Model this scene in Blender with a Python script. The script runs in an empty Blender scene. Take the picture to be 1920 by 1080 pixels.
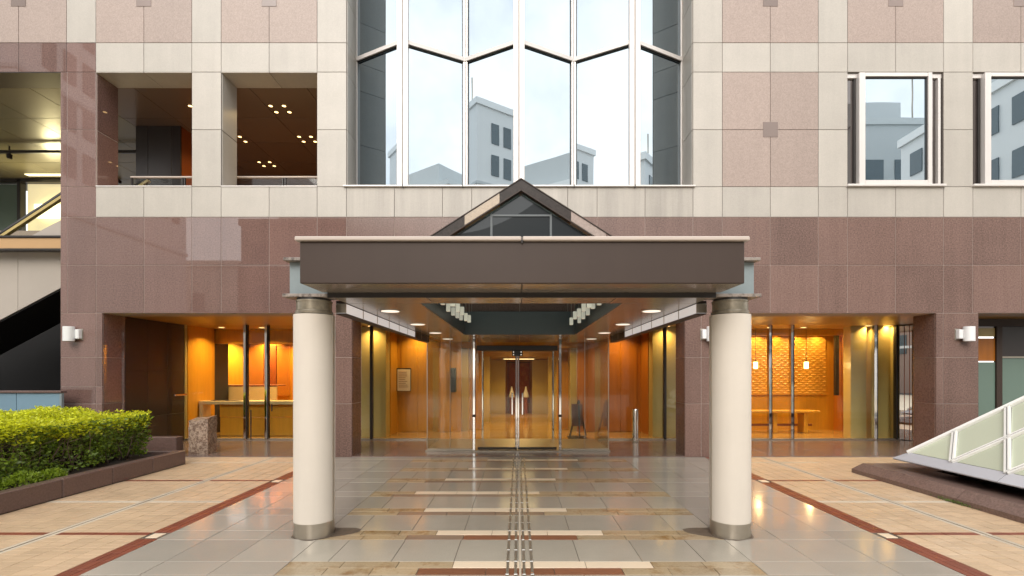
import bpy, math, random
import numpy as np
from mathutils import Vector
random.seed(7)
rng = np.random.default_rng(7)
scene = bpy.context.scene
COL = scene.collection
R = math.radians

# ---------------------------------------------------------------- camera, sky, sun, exposure
F = 917.0            # focal length in photo pixels (1920 wide)
EYE = 1.8
cam_data = bpy.data.cameras.new('camera')
cam_data.sensor_width = 36.0
cam_data.lens = F / 1920 * 36
cam_data.shift_x = -11 / 1920
cam_data.shift_y = 159 / 1920
cam_data.clip_start = 0.05
cam_data.clip_end = 1500
cam = bpy.data.objects.new('camera', cam_data)
cam.location = (0, 0, EYE)
cam.rotation_euler = (R(90), 0, 0)
COL.objects.link(cam)
scene.camera = cam

SUN_EL, SUN_AZ = 33, 190      # azimuth clockwise from +Y: behind the camera, to the left
world = bpy.data.worlds.new('World')
scene.world = world
world.use_nodes = True
wn = world.node_tree; wn.nodes.clear()
w_out = wn.nodes.new('ShaderNodeOutputWorld')
w_bg = wn.nodes.new('ShaderNodeBackground'); w_bg.inputs['Strength'].default_value = 0.12
w_sky = wn.nodes.new('ShaderNodeTexSky'); w_sky.sky_type = 'NISHITA'; w_sky.sun_disc = False
w_sky.sun_elevation = R(SUN_EL); w_sky.sun_rotation = R(SUN_AZ); w_sky.dust_density = 2.0
w_tc = wn.nodes.new('ShaderNodeTexCoord')
w_no = wn.nodes.new('ShaderNodeTexNoise'); w_no.inputs['Scale'].default_value = 2.2
w_no.inputs['Detail'].default_value = 6; w_no.inputs['Roughness'].default_value = 0.6
w_ra = wn.nodes.new('ShaderNodeMapRange'); w_ra.inputs['From Min'].default_value = 0.35; w_ra.inputs['From Max'].default_value = 0.6
w_ra.inputs['To Min'].default_value = 0.45; w_ra.inputs['To Max'].default_value = 0.96
w_mx = wn.nodes.new('ShaderNodeMix'); w_mx.data_type = 'RGBA'
w_mx.inputs['B'].default_value = (10.9, 10.75, 10.5, 1)      # the cloud layer
wn.links.new(w_tc.outputs['Generated'], w_no.inputs['Vector'])
wn.links.new(w_no.outputs['Fac'], w_ra.inputs['Value'])
wn.links.new(w_ra.outputs['Result'], w_mx.inputs['Factor'])
wn.links.new(w_sky.outputs['Color'], w_mx.inputs['A'])
wn.links.new(w_mx.outputs['Result'], w_bg.inputs['Color'])
wn.links.new(w_bg.outputs['Background'], w_out.inputs['Surface'])

sun_data = bpy.data.lights.new('sun', 'SUN')
sun_data.energy = 1.0; sun_data.angle = R(35); sun_data.color = (1.0, 0.96, 0.9)
sun = bpy.data.objects.new('sun', sun_data)
az, el = R(SUN_AZ), R(SUN_EL)
sdir = Vector((math.sin(az) * math.cos(el), math.cos(az) * math.cos(el), math.sin(el)))
sun.rotation_euler = sdir.to_track_quat('Z', 'Y').to_euler()
COL.objects.link(sun)

scene.view_settings.view_transform = 'Standard'
scene.view_settings.look = 'None'
scene.view_settings.gamma = 1
scene.view_settings.use_curve_mapping = False
scene.view_settings.exposure = 0.92
scene.cycles.max_bounces = 10
scene.cycles.diffuse_bounces = 4
scene.cycles.glossy_bounces = 5
scene.cycles.transparent_max_bounces = 16
scene.cycles.sample_clamp_indirect = 6
scene.cycles.caustics_reflective = False
scene.cycles.caustics_refractive = False

# ---------------------------------------------------------------- materials
def new_mat(name):
    m = bpy.data.materials.new(name); m.use_nodes = True
    nt = m.node_tree
    return m, nt, nt.nodes['Principled BSDF'], nt.nodes['Material Output']

def math_node(nt, op, a, b=None, c=None):
    n = nt.nodes.new('ShaderNodeMath'); n.operation = op
    for i, v in enumerate((a, b, c)):
        if v is None: continue
        if isinstance(v, (int, float)): n.inputs[i].default_value = v
        else: nt.links.new(v, n.inputs[i])
    return n.outputs[0]

def noise(nt, vec, scale, detail=3, rough=0.6):
    n = nt.nodes.new('ShaderNodeTexNoise'); n.inputs['Scale'].default_value = scale
    n.inputs['Detail'].default_value = detail; n.inputs['Roughness'].default_value = rough
    nt.links.new(vec, n.inputs['Vector'])
    return n.outputs['Fac']

def scaled(nt, vec, s):
    n = nt.nodes.new('ShaderNodeMapping'); n.inputs['Scale'].default_value = s
    nt.links.new(vec, n.inputs['Vector'])
    return n.outputs['Vector']

def surf(name, col, rough=0.4, var=0.08, speck=0.0, sscale=110, stain=0.12, stscale=0.9, streak=0.0,
         metallic=0.0, spec=0.5, coat=0.0, coat_rough=0.05, rvar=0.0, bump=0.0, bscale=60, col2=None, c2scale=2.0, c2min=.5, c2max=.65,
         emit=None, estr=0.0, wood=False):
    """plain material: base colour x (object-to-object variation, blotches, run-off streaks, crystal speckle)"""
    m, nt, p, out = new_mat(name)
    geo = nt.nodes.new('ShaderNodeNewGeometry'); oi = nt.nodes.new('ShaderNodeObjectInfo')
    pos = geo.outputs['Position']
    rnd = math_node(nt, 'FRACT', math_node(nt, 'ADD', oi.outputs['Random'], geo.outputs['Random Per Island']))
    v = math_node(nt, 'MULTIPLY_ADD', math_node(nt, 'SUBTRACT', rnd, 0.5), 2 * var, 1.0)
    nb = noise(nt, pos, stscale, 5, 0.65)
    if stain: v = math_node(nt, 'ADD', v, math_node(nt, 'MULTIPLY', math_node(nt, 'SUBTRACT', nb, 0.5), 2 * stain))
    if streak:
        ns = noise(nt, scaled(nt, pos, (4.5, 4.5, 0.25)), 1.0, 4)
        v = math_node(nt, 'ADD', v, math_node(nt, 'MULTIPLY', math_node(nt, 'SUBTRACT', ns, 0.5), 2 * streak))
    if speck:
        nf = noise(nt, pos, sscale, 2, 0.7)
        v = math_node(nt, 'ADD', v, math_node(nt, 'MULTIPLY', math_node(nt, 'SUBTRACT', nf, 0.5), 2 * speck))
    if wood:
        nw = noise(nt, scaled(nt, pos, (14, 14, 1.2)), 1.0, 4)
        v = math_node(nt, 'ADD', v, math_node(nt, 'MULTIPLY', math_node(nt, 'SUBTRACT', nw, 0.5), 0.5))
    sc = nt.nodes.new('ShaderNodeVectorMath'); sc.operation = 'SCALE'
    if col2:
        mx = nt.nodes.new('ShaderNodeMix'); mx.data_type = 'RGBA'
        mx.inputs['A'].default_value = (*col, 1); mx.inputs['B'].default_value = (*col2, 1)
        mr = nt.nodes.new('ShaderNodeMapRange'); mr.inputs['From Min'].default_value = c2min; mr.inputs['From Max'].default_value = c2max
        nt.links.new(noise(nt, pos, c2scale, 5, 0.7), mr.inputs['Value'])
        nt.links.new(mr.outputs['Result'], mx.inputs['Factor'])
        nt.links.new(mx.outputs['Result'], sc.inputs[0])
    else:
        sc.inputs[0].default_value = col
    nt.links.new(v, sc.inputs['Scale'])
    nt.links.new(sc.outputs[0], p.inputs['Base Color'])
    p.inputs['Roughness'].default_value = rough
    if rvar:
        rr = math_node(nt, 'MULTIPLY_ADD', math_node(nt, 'SUBTRACT', noise(nt, pos, 1.7, 5, .7), 0.5), 2 * rvar, rough)
        n = nt.nodes.new('ShaderNodeClamp'); n.inputs['Min'].default_value = 0.02
        nt.links.new(rr, n.inputs['Value']); nt.links.new(n.outputs[0], p.inputs['Roughness'])
    p.inputs['Metallic'].default_value = metallic
    p.inputs['Specular IOR Level'].default_value = spec
    p.inputs['Coat Weight'].default_value = coat; p.inputs['Coat Roughness'].default_value = coat_rough
    if bump:
        b = nt.nodes.new('ShaderNodeBump'); b.inputs['Strength'].default_value = bump; b.inputs['Distance'].default_value = 0.01
        nt.links.new(noise(nt, pos, bscale, 3), b.inputs['Height']); nt.links.new(b.outputs['Normal'], p.inputs['Normal'])
    if emit:
        p.inputs['Emission Color'].default_value = (*emit, 1); p.inputs['Emission Strength'].default_value = estr
    return m

def schlick(nt, f0):
    geo = nt.nodes.new('ShaderNodeNewGeometry')
    d = nt.nodes.new('ShaderNodeVectorMath'); d.operation = 'DOT_PRODUCT'
    nt.links.new(geo.outputs['Incoming'], d.inputs[0]); nt.links.new(geo.outputs['Normal'], d.inputs[1])
    a = math_node(nt, 'SUBTRACT', 1.0, math_node(nt, 'ABSOLUTE', d.outputs['Value']))
    return math_node(nt, 'MULTIPLY_ADD', math_node(nt, 'POWER', a, 5.0), 1 - f0, f0)

def glass(name, tint, f0=0.045):
    """clear sheet glass: passes tinted light, reflects by Fresnel"""
    m, nt, p, out = new_mat(name); nt.nodes.remove(p)
    t = nt.nodes.new('ShaderNodeBsdfTransparent'); t.inputs['Color'].default_value = (*tint, 1)
    g = nt.nodes.new('ShaderNodeBsdfGlossy'); g.inputs['Roughness'].default_value = 0.0
    mx = nt.nodes.new('ShaderNodeMixShader')
    nt.links.new(schlick(nt, f0), mx.inputs['Fac']); nt.links.new(t.outputs[0], mx.inputs[1]); nt.links.new(g.outputs[0], mx.inputs[2])
    nt.links.new(mx.outputs[0], out.inputs['Surface'])
    return m

def coated_glass(name, body, refl, f0):
    """heat-reflecting coated pane: a dark body under a strong mirror coat"""
    m, nt, p, out = new_mat(name)
    p.inputs['Base Color'].default_value = (*body, 1); p.inputs['Roughness'].default_value = 0.3; p.inputs['Specular IOR Level'].default_value = 0.05
    g = nt.nodes.new('ShaderNodeBsdfGlossy'); g.inputs['Roughness'].default_value = 0.0; g.inputs['Color'].default_value = (*refl, 1)
    b = nt.nodes.new('ShaderNodeBump'); b.inputs['Strength'].default_value = 0.02; b.inputs['Distance'].default_value = 0.02
    geo = nt.nodes.new('ShaderNodeNewGeometry')
    nt.links.new(noise(nt, geo.outputs['Position'], 1.1, 1), b.inputs['Height']); nt.links.new(b.outputs['Normal'], g.inputs['Normal'])
    mx = nt.nodes.new('ShaderNodeMixShader')
    nt.links.new(schlick(nt, f0), mx.inputs['Fac']); nt.links.new(p.outputs[0], mx.inputs[1]); nt.links.new(g.outputs[0], mx.inputs[2])
    nt.links.new(mx.outputs[0], out.inputs['Surface'])
    return m

def emitter(name, col, s):
    m, nt, p, out = new_mat(name)
    p.inputs['Base Color'].default_value = (0.8, 0.8, 0.8, 1)
    p.inputs['Emission Color'].default_value = (*col, 1); p.inputs['Emission Strength'].default_value = s
    return m

M = {}
M['light_stone'] = surf('light_stone', (.405, .372, .328), .4, var=.06, speck=.16, sscale=55, stain=.12, stscale=1.5, streak=.11, rvar=.08)
M['pink_stone'] = surf('pink_stone', (.312, .241, .206), .45, var=.05, speck=.42, sscale=42, stain=.07, streak=.05)
M['inset_stone'] = surf('inset_stone', (.20, .15, .13), .25, var=.12, speck=.15)
M['granite'] = surf('granite', (.165, .102, .084), .22, var=.11, speck=.8, sscale=34, stain=.22, streak=.22, rvar=.06, spec=.35)
M['purple_granite'] = surf('purple_granite', (.165, .098, .083), .015, var=.13, speck=.65, sscale=34, stain=.18, streak=.16, rvar=.0, spec=.85)
M['stained_stone'] = surf('stained_stone', (.375, .342, .30), .45, var=.06, speck=.16, sscale=55, stain=.12, streak=.34)
M['red_tile_sheen'] = surf('red_tile_sheen', (.235, .165, .115), .25, var=.12, stain=.2)  # red tile with the far rows' grazing reflection put into its colour
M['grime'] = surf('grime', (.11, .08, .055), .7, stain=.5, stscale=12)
M['tan_reflection'] = surf('tan_reflection', (.30, .215, .125), .15, speck=.3, sscale=40)  # dark rake stone with a tan reflection put into its colour
M['joint_pale'] = surf('joint_pale', (.42, .34, .30), .8)
M['joint_grey'] = surf('joint_grey', (.16, .14, .125), .8)
M['dark_wall'] = surf('dark_wall', (.030, .022, .020), .3, stain=.2)
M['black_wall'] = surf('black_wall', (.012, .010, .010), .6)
M['bronze'] = surf('bronze', (.050, .034, .027), .45, var=.02, stain=.10, stscale=1.3, streak=.10, spec=.25)
M['bronze_soffit'] = surf('bronze_soffit', (.22, .185, .15), .2, var=.05, stain=.06, spec=.6)
M['slate_metal'] = surf('slate_metal', (.085, .10, .105), .4, var=.04)
M['beam_paint'] = surf('beam_paint', (.20, .24, .25), .5, stain=.2, stscale=5)
M['weathered'] = surf('weathered', (.26, .22, .19), .5, stain=.5, stscale=14, col2=(.07, .055, .045), c2scale=11)
M['dark_stone'] = surf('dark_stone', (.034, .027, .024), .3, var=.1, speck=1.0, sscale=36, stain=.3, stscale=4, spec=.15)
M['cap_metal'] = surf('cap_metal', (.46, .39, .34), .45, stain=.10, stscale=3)
M['frame_metal'] = surf('frame_metal', (.64, .60, .57), .32, var=.03, stain=.04, metallic=.15)
M['white_paint'] = surf('white_paint', (.60, .545, .475), .6, var=.01, stain=.07, stscale=1.6, streak=.08, spec=.2)
M['steel'] = surf('steel', (.46, .41, .34), .38, metallic=.9, stain=.12, stscale=4)
M['chrome'] = surf('chrome', (.82, .80, .77), .06, metallic=1, var=.02, stain=.03)
M['capital'] = surf('capital', (.22, .19, .14), .35, metallic=.5, stain=.6, stscale=13, streak=.3)
M['mirror'] = surf('mirror', (.85, .84, .82), .01, metallic=1, var=0, stain=0)
M['lamp_white'] = surf('lamp_white', (.72, .72, .72), .35, var=.02, stain=.03)
M['dark_frame'] = surf('dark_frame', (.02, .016, .014), .35)
M['glass'] = glass('glass', (.95, .965, .945), .022)
M['roof_glass'] = glass('roof_glass', (.30, .36, .36), .08)
M['gable_glass'] = coated_glass('gable_glass', (.008, .011, .012), (.75, .8, .85), .013)
M['coated'] = coated_glass('coated', (.016, .034, .048), (.84, .94, 1.0), .50)
M['vent_glass'] = coated_glass('vent_glass', (.03, .022, .02), (.8, .75, .72), .16)
M['frosted'] = surf('frosted', (.13, .19, .155), .18, var=.05, stain=.08, spec=.5)
M['blue_panel'] = surf('blue_panel', (.16, .26, .33), .2, var=.05, stain=.05)
M['pyramid_glass'] = surf('pyramid_glass', (.44, .47, .36), .04, var=.12, stain=.07, spec=.7)
M['bar_white'] = surf('bar_white', (.70, .69, .66), .35, stain=.05)
M['lit_display'] = surf('lit_display', (.7, .62, .4), .4, emit=(1, .86, .5), estr=.35)
M['hall_floor'] = surf('hall_floor', (.36, .27, .2), .4)
M['rim_metal'] = surf('rim_metal', (.42, .42, .45), .35, stain=.08)
M['grey_tile'] = surf('grey_tile', (.33, .295, .238), .13, var=.085, speck=.12, sscale=60, stain=.16, stscale=1.4, rvar=.10, spec=.45)
M['edge_tile'] = surf('edge_tile', (.335, .30, .25), .12, var=.07, speck=.08, sscale=60, stain=.10, stscale=1.2, rvar=.07, spec=.45)
M['cream_tile'] = surf('cream_tile', (.68, .55, .40), .3, var=.05, stain=.08)
M['red_tile'] = surf('red_tile', (.20, .085, .045), .3, var=.16, stain=.2, speck=.15)
M['ochre_tile'] = surf('ochre_tile', (.35, .268, .165), .22, var=.12, stain=.18, stscale=3, speck=.2, sscale=40, col2=(.22, .125, .05), c2scale=3.5, c2min=.5, c2max=.7)
M['tan_brick'] = surf('tan_brick', (.47, .335, .212), .38, var=.08, stain=.18, stscale=1.3, speck=.15, sscale=60, rvar=.12, col2=(.55, .43, .31), c2scale=.8, c2min=.55, c2max=.75)
M['red_brick'] = surf('red_brick', (.185, .050, .026), .4, var=.14, stain=.15, speck=.1)
M['pale_strip'] = surf('pale_strip', (.47, .40, .31), .5, var=.10, stain=.2, stscale=4)
M['bed'] = surf('bed', (.085, .065, .045), .7, stain=.25, stscale=3)
M['forecourt'] = surf('forecourt', (.46, .40, .31), .5, stain=.15)
M['asphalt'] = surf('asphalt', (.055, .055, .055), .6, stain=.2)
M['stair_slab'] = surf('stair_slab', (.165, .118, .10), .2, var=.06, speck=.25, stain=.12, rvar=.08)
M['tactile'] = surf('tactile', (.42, .36, .28), .35, metallic=.7, var=.12, stain=.15, stscale=6)
M['stud'] = surf('stud', (.75, .72, .66), .2, metallic=.8)
M['planter_stone'] = surf('planter_stone', (.125, .078, .066), .35, var=.1, speck=.55, sscale=38, stain=.2, stscale=2.5)
M['kerb_stone'] = surf('kerb_stone', (.165, .108, .09), .3, var=.1, speck=.7, sscale=38, stain=.2, stscale=2.5)
M['moss'] = surf('moss', (.10, .14, .03), .9, stain=.4, stscale=9)
M['soil'] = surf('soil', (.035, .024, .016), .95, stain=.5, stscale=12, bump=.6, bscale=40)
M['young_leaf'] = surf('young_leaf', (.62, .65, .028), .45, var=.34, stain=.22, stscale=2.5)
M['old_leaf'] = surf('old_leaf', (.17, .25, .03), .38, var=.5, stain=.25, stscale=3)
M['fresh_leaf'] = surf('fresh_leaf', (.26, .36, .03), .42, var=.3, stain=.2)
def leafy(m):
    nt = m.node_tree; p = nt.nodes['Principled BSDF']; out = nt.nodes['Material Output']
    t = nt.nodes.new('ShaderNodeBsdfTranslucent'); nt.links.new(p.inputs['Base Color'].links[0].from_socket, t.inputs['Color'])
    mx = nt.nodes.new('ShaderNodeMixShader'); mx.inputs['Fac'].default_value = .42
    nt.links.new(p.outputs[0], mx.inputs[1]); nt.links.new(t.outputs[0], mx.inputs[2]); nt.links.new(mx.outputs[0], out.inputs['Surface'])
for k_ in ('young_leaf', 'old_leaf', 'fresh_leaf'): leafy(M[k_])
M['twig'] = surf('twig', (.16, .11, .075), .8, var=.2)
M['rough_stone'] = surf('rough_stone', (.30, .22, .16), .6, speck=.4, sscale=45, stain=.35, stscale=9, col2=(.12, .07, .045), c2scale=22, c2min=.45, c2max=.58)
# inside
M['wood_warm'] = surf('wood_warm', (.52, .24, .018), .35, var=.06, stain=.08, wood=True)
M['wood_red'] = surf('wood_red', (.38, .125, .010), .35, var=.06, stain=.08, wood=True)
M['wood_dark'] = surf('wood_dark', (.25, .06, .012), .35, var=.08, stain=.1, wood=True)
M['pale_wall'] = surf('pale_wall', (.46, .35, .13), .3, var=.04, stain=.1)
M['cream_counter'] = surf('cream_counter', (.70, .52, .26), .25, var=.03)
M['lobby_floor'] = surf('lobby_floor', (.36, .21, .07), .12, var=.06, stain=.1)
M['lobby_ceiling'] = surf('lobby_ceiling', (.40, .23, .07), .4, var=.03)
M['hall_ceiling'] = surf('hall_ceiling', (.15, .098, .070), .28, var=.05, stain=.05)
M['hall_ceiling_shoplit'] = surf('hall_ceiling_shoplit', (.22, .20, .13), .25, var=.05, stain=.05)  # hall ceiling with the shop's yellow-green light put into its colour
M['beige_clad'] = surf('beige_clad', (.40, .35, .30), .5, var=.03, stain=.10, stscale=1.5)
M['tan_beam'] = surf('tan_beam', (.46, .28, .13), .4, stain=.08)
M['rubber'] = surf('rubber', (.015, .014, .014), .5)
M['paper'] = surf('paper', (.75, .68, .55), .6, var=.02)
M['ink'] = surf('ink', (.30, .22, .15), .6)
M['lamp_cool'] = emitter('lamp_cool', (1.0, .86, .70), .55)
M['lamp_warm'] = emitter('lamp_warm', (1.0, .62, .24), 2.6)
M['lamp_cove'] = emitter('lamp_cove', (1.0, .70, .30), 1.6)
M['lamp_shop'] = emitter('lamp_shop', (1.0, .88, .50), 1.1)
M['strip_glow'] = surf('strip_glow', (.78, .74, .72), .35, emit=(1, .95, .93), estr=.22)
M['crystal'] = surf('crystal', (.80, .84, .72), .1, var=.12, coat=.5, emit=(1, 1, .85), estr=.12)
M['relief'] = surf('relief', (.55, .265, .035), .35, var=.03)
M['picture_red'] = surf('picture_red', (.24, .045, .02), .5, stain=.3, stscale=3, col2=(.3, .12, .03), c2scale=4)
# opposite side of the street
M['far_white'] = surf('far_white', (.82, .83, .83), .6, stain=.06, stscale=.2)
M['far_grey'] = surf('far_grey', (.58, .60, .60), .6, stain=.08, stscale=.2)
M['far_brown'] = surf('far_brown', (.24, .17, .14), .6, stain=.1, stscale=.2)
M['far_beige'] = surf('far_beige', (.6, .56, .5), .6, stain=.08, stscale=.2)
M['far_window'] = surf('far_window', (.05, .07, .08), .1, spec=.8)
M['purple_ink'] = surf('purple_ink', (.22, .05, .30), .5)

# ---------------------------------------------------------------- geometry helpers
def wloc(o):
    v = Vector((0, 0, 0))
    while o is not None:
        v += o.location; o = o.parent
    return v

def tag(o, label=None, cat=None, group=None, kind=None):
    if label: o['label'] = label
    if cat: o['category'] = cat
    if group: o['group'] = group
    if kind: o['kind'] = kind
    return o

def empty(name, loc, label=None, cat=None, group=None, kind=None):
    o = bpy.data.objects.new(name, None); o.location = loc; o.empty_display_size = .2
    COL.objects.link(o)
    return tag(o, label, cat, group, kind)

def link_mesh(name, me, parent=None):
    o = bpy.data.objects.new(name, me); COL.objects.link(o)
    if parent is not None: o.parent = parent
    return o

class MB:
    """collects shapes in world coordinates; build() links them as one mesh object"""
    def __init__(s): s.v = []; s.f = []; s.sm = []
    def add(s, vs, fs, smooth=False):
        n = len(s.v); s.v += [tuple(map(float, p)) for p in vs]
        s.f += [tuple(i + n for i in f) for f in fs]; s.sm += [smooth] * len(fs)
        return s
    def box(s, x0, x1, y0, y1, z0, z1, b=0.0):
        if b <= 0:
            vs = [(x, y, z) for x in (x0, x1) for y in (y0, y1) for z in (z0, z1)]
            fs = [(0, 1, 3, 2), (4, 6, 7, 5), (0, 4, 5, 1), (2, 3, 7, 6), (0, 2, 6, 4), (1, 5, 7, 3)]
            return s.add(vs, fs)
        b = min(b, (x1 - x0) * .45, (y1 - y0) * .45, (z1 - z0) * .45)
        lo, hi = (x0, y0, z0), (x1, y1, z1)
        vs = []; idx = {}
        for cx in (0, 1):
            for cy in (0, 1):
                for cz in (0, 1):
                    c = (cx, cy, cz)
                    for ax in range(3):
                        p = []
                        for k in range(3):
                            base = hi[k] if c[k] else lo[k]
                            if k != ax: base += -b if c[k] else b
                            p.append(base)
                        idx[(c, ax)] = len(vs); vs.append(p)
        fs = []
        def q(*ks): fs.append(tuple(idx[k] for k in ks))
        for ax in range(3):
            a, c2 = (ax + 1) % 3, (ax + 2) % 3
            for side in (0, 1):
                cs = []
                for (i, j) in ((0, 0), (1, 0), (1, 1), (0, 1)):
                    c = [0, 0, 0]; c[ax] = side; c[a] = i; c[c2] = j; cs.append(tuple(c))
                if not side: cs.reverse()
                q(*[(c, ax) for c in cs])
            for i in (0, 1):
                for j in (0, 1):
                    c0 = [0, 0, 0]; c0[ax] = 0; c0[a] = i; c0[c2] = j; c0 = tuple(c0)
                    c1 = list(c0); c1[ax] = 1; c1 = tuple(c1)
                    ks = [(c0, a), (c1, a), (c1, c2), (c0, c2)]
                    if (i + j) % 2 == 0: ks.reverse()
                    q(*ks)
        for c in [(x, y, z) for x in (0, 1) for y in (0, 1) for z in (0, 1)]:
            ks = [(c, 0), (c, 1), (c, 2)]
            if sum(c) % 2 == 0: ks.reverse()
            q(*ks)
        return s.add(vs, fs)
    def lathe(s, cx, cy, prof, n=48, cap=True, sharp=True):
        if sharp and len(prof) > 2:
            for k in range(len(prof) - 1): s.lathe(cx, cy, prof[k:k + 2], n, False)
            if cap:
                for (r, z), rev in ((prof[0], True), (prof[-1], False)):
                    b = len(s.v); s.v += [(cx + r * math.cos(2 * math.pi * i / n), cy + r * math.sin(2 * math.pi * i / n), z) for i in range(n)]
                    s.f.append(tuple(b + i for i in (reversed(range(n)) if rev else range(n)))); s.sm.append(False)
            return s
        vs = []; fs = []
        for r, z in prof:
            for i in range(n):
                a = 2 * math.pi * i / n; vs.append((cx + r * math.cos(a), cy + r * math.sin(a), z))
        for k in range(len(prof) - 1):
            for i in range(n):
                j = (i + 1) % n
                fs.append((k * n + i, k * n + j, (k + 1) * n + j, (k + 1) * n + i))
        s.add(vs, fs, True)
        if cap:
            for (r, z), rev in ((prof[0], True), (prof[-1], False)):
                b = len(s.v); s.v += [(cx + r * math.cos(2 * math.pi * i / n), cy + r * math.sin(2 * math.pi * i / n), z) for i in range(n)]
                s.f.append(tuple(b + i for i in (reversed(range(n)) if rev else range(n)))); s.sm.append(False)
        return s
    def bar(s, p, q, w, h, up=(0, 0, 1)):
        """square bar from p to q"""
        p, q, up = Vector(p), Vector(q), Vector(up)
        d = (q - p).normalized(); a = d.cross(up)
        if a.length < 1e-6: a = d.cross(Vector((1, 0, 0)))
        a.normalize(); u = a.cross(d).normalized()
        vs = [c + a * (i * w / 2) + u * (j * h / 2) for c in (p, q) for (i, j) in ((-1, -1), (1, -1), (1, 1), (-1, 1))]
        return s.add(vs, [(0, 1, 2, 3), (7, 6, 5, 4), (0, 4, 5, 1), (1, 5, 6, 2), (2, 6, 7, 3), (3, 7, 4, 0)])
    def tube(s, pts, r, n=10):
        pts = [Vector(p) for p in pts]; rings = []
        for i, p in enumerate(pts):
            d = (pts[min(i + 1, len(pts) - 1)] - pts[max(i - 1, 0)]).normalized()
            a = d.cross(Vector((0, 0, 1)))
            if a.length < 1e-4: a = d.cross(Vector((0, 1, 0)))
            a.normalize(); u = a.cross(d)
            rr = r[i] if isinstance(r, (list, tuple)) else r
            rings.append([p + (a * math.cos(t) + u * math.sin(t)) * rr for t in [2 * math.pi * k / n for k in range(n)]])
        vs = [v for ring in rings for v in ring]; fs = []
        for k in range(len(pts) - 1):
            for i in range(n):
                j = (i + 1) % n; fs.append((k * n + i, k * n + j, (k + 1) * n + j, (k + 1) * n + i))
        s.add(vs, fs, True); b = len(s.v) - len(vs)
        s.f.append(tuple(b + i for i in reversed(range(n)))); s.sm.append(False)
        s.f.append(tuple(b + (len(pts) - 1) * n + i for i in range(n))); s.sm.append(False)
        return s
    def prism(s, poly, n, t):
        """flat polygon (3D points) given thickness t along -n"""
        n = Vector(n).normalized() * t; k = len(poly)
        top = [Vector(p) for p in poly]; bot = [p - n for p in top]
        fs = [tuple(range(k)), tuple(reversed(range(k, 2 * k)))] + [(i, i + k, (i + 1) % k + k, (i + 1) % k) for i in range(k)]
        return s.add(top + bot, fs)
    def build(s, name, mat, parent=None, fix=False):
        o0 = wloc(parent) if parent is not None else Vector((0, 0, 0))
        me = bpy.data.meshes.new(name)
        me.from_pydata([(x - o0.x, y - o0.y, z - o0.z) for x, y, z in s.v], [], s.f)
        me.polygons.foreach_set('use_smooth', s.sm)
        if fix:
            import bmesh
            bm = bmesh.new(); bm.from_mesh(me); bmesh.ops.recalc_face_normals(bm, faces=bm.faces); bm.to_mesh(me); bm.free()
        me.materials.append(M[mat] if isinstance(mat, str) else mat)
        me.update()
        return link_mesh(name, me, parent)

_cache = {}
def piece(name, x0, x1, y0, y1, z0, z1, mat, parent, b=0.004):
    """box-shaped piece with chamfered edges; alike pieces share their mesh"""
    key = (name, round(x1 - x0, 3), round(y1 - y0, 3), round(z1 - z0, 3), mat, b)
    me = _cache.get(key)
    if me is None:
        mb = MB().box(0, x1 - x0, 0, y1 - y0, 0, z1 - z0, b)
        me = bpy.data.meshes.new(name); me.from_pydata(mb.v, [], mb.f); me.materials.append(M[mat]); me.update()
        _cache[key] = me
    o = link_mesh(name, me, parent)
    o.location = Vector((x0, y0, z0)) - (wloc(parent) if parent is not None else Vector((0, 0, 0)))
    return o

def copy_tree(o, parent=None, loc=None):
    c = o.copy(); COL.objects.link(c); c.parent = parent
    if loc is not None: c.location = loc
    for ch in list(o.children): copy_tree(ch, c)
    return c

def P(x, y, Y):                        # a photo pixel at depth Y
    return ((x - 971) * Y / F, Y, EYE + (699 - y) * Y / F)
FY = 10.44                             # the facade plane
S = F / FY
def fx(x): return (x - 971) / S
def fz(y): return EYE + (699 - y) / S
G = 13.05                              # the shop-front glass plane
CX = 0.04                              # axis of the entrance

# ================================================================ GROUND
ground = MB().box(-160, 160, -160, 60, -.4, -.03).build('street_ground', 'asphalt'); tag(ground, kind='structure')
fc = MB().box(-60, 60, -14, 3.4, -.029, -.010).build('forecourt_pavement', 'forecourt'); tag(fc, kind='structure')
pave = empty('plaza_pavement', (0, 0, 0), kind='structure')
MB().box(-14, 14, 2.6, FY, -.028, -.006).build('mortar_bed', 'bed', pave)
TT = .026
def tile(name, x0, x1, y0, y1, mat, gap=.005, b=.0025):
    dz = random.uniform(-.0012, .0012)
    return piece(name, x0 + gap / 2, x1 - gap / 2, y0 + gap / 2, y1 - gap / 2, -TT + dz, dz, mat, pave, b)
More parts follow.
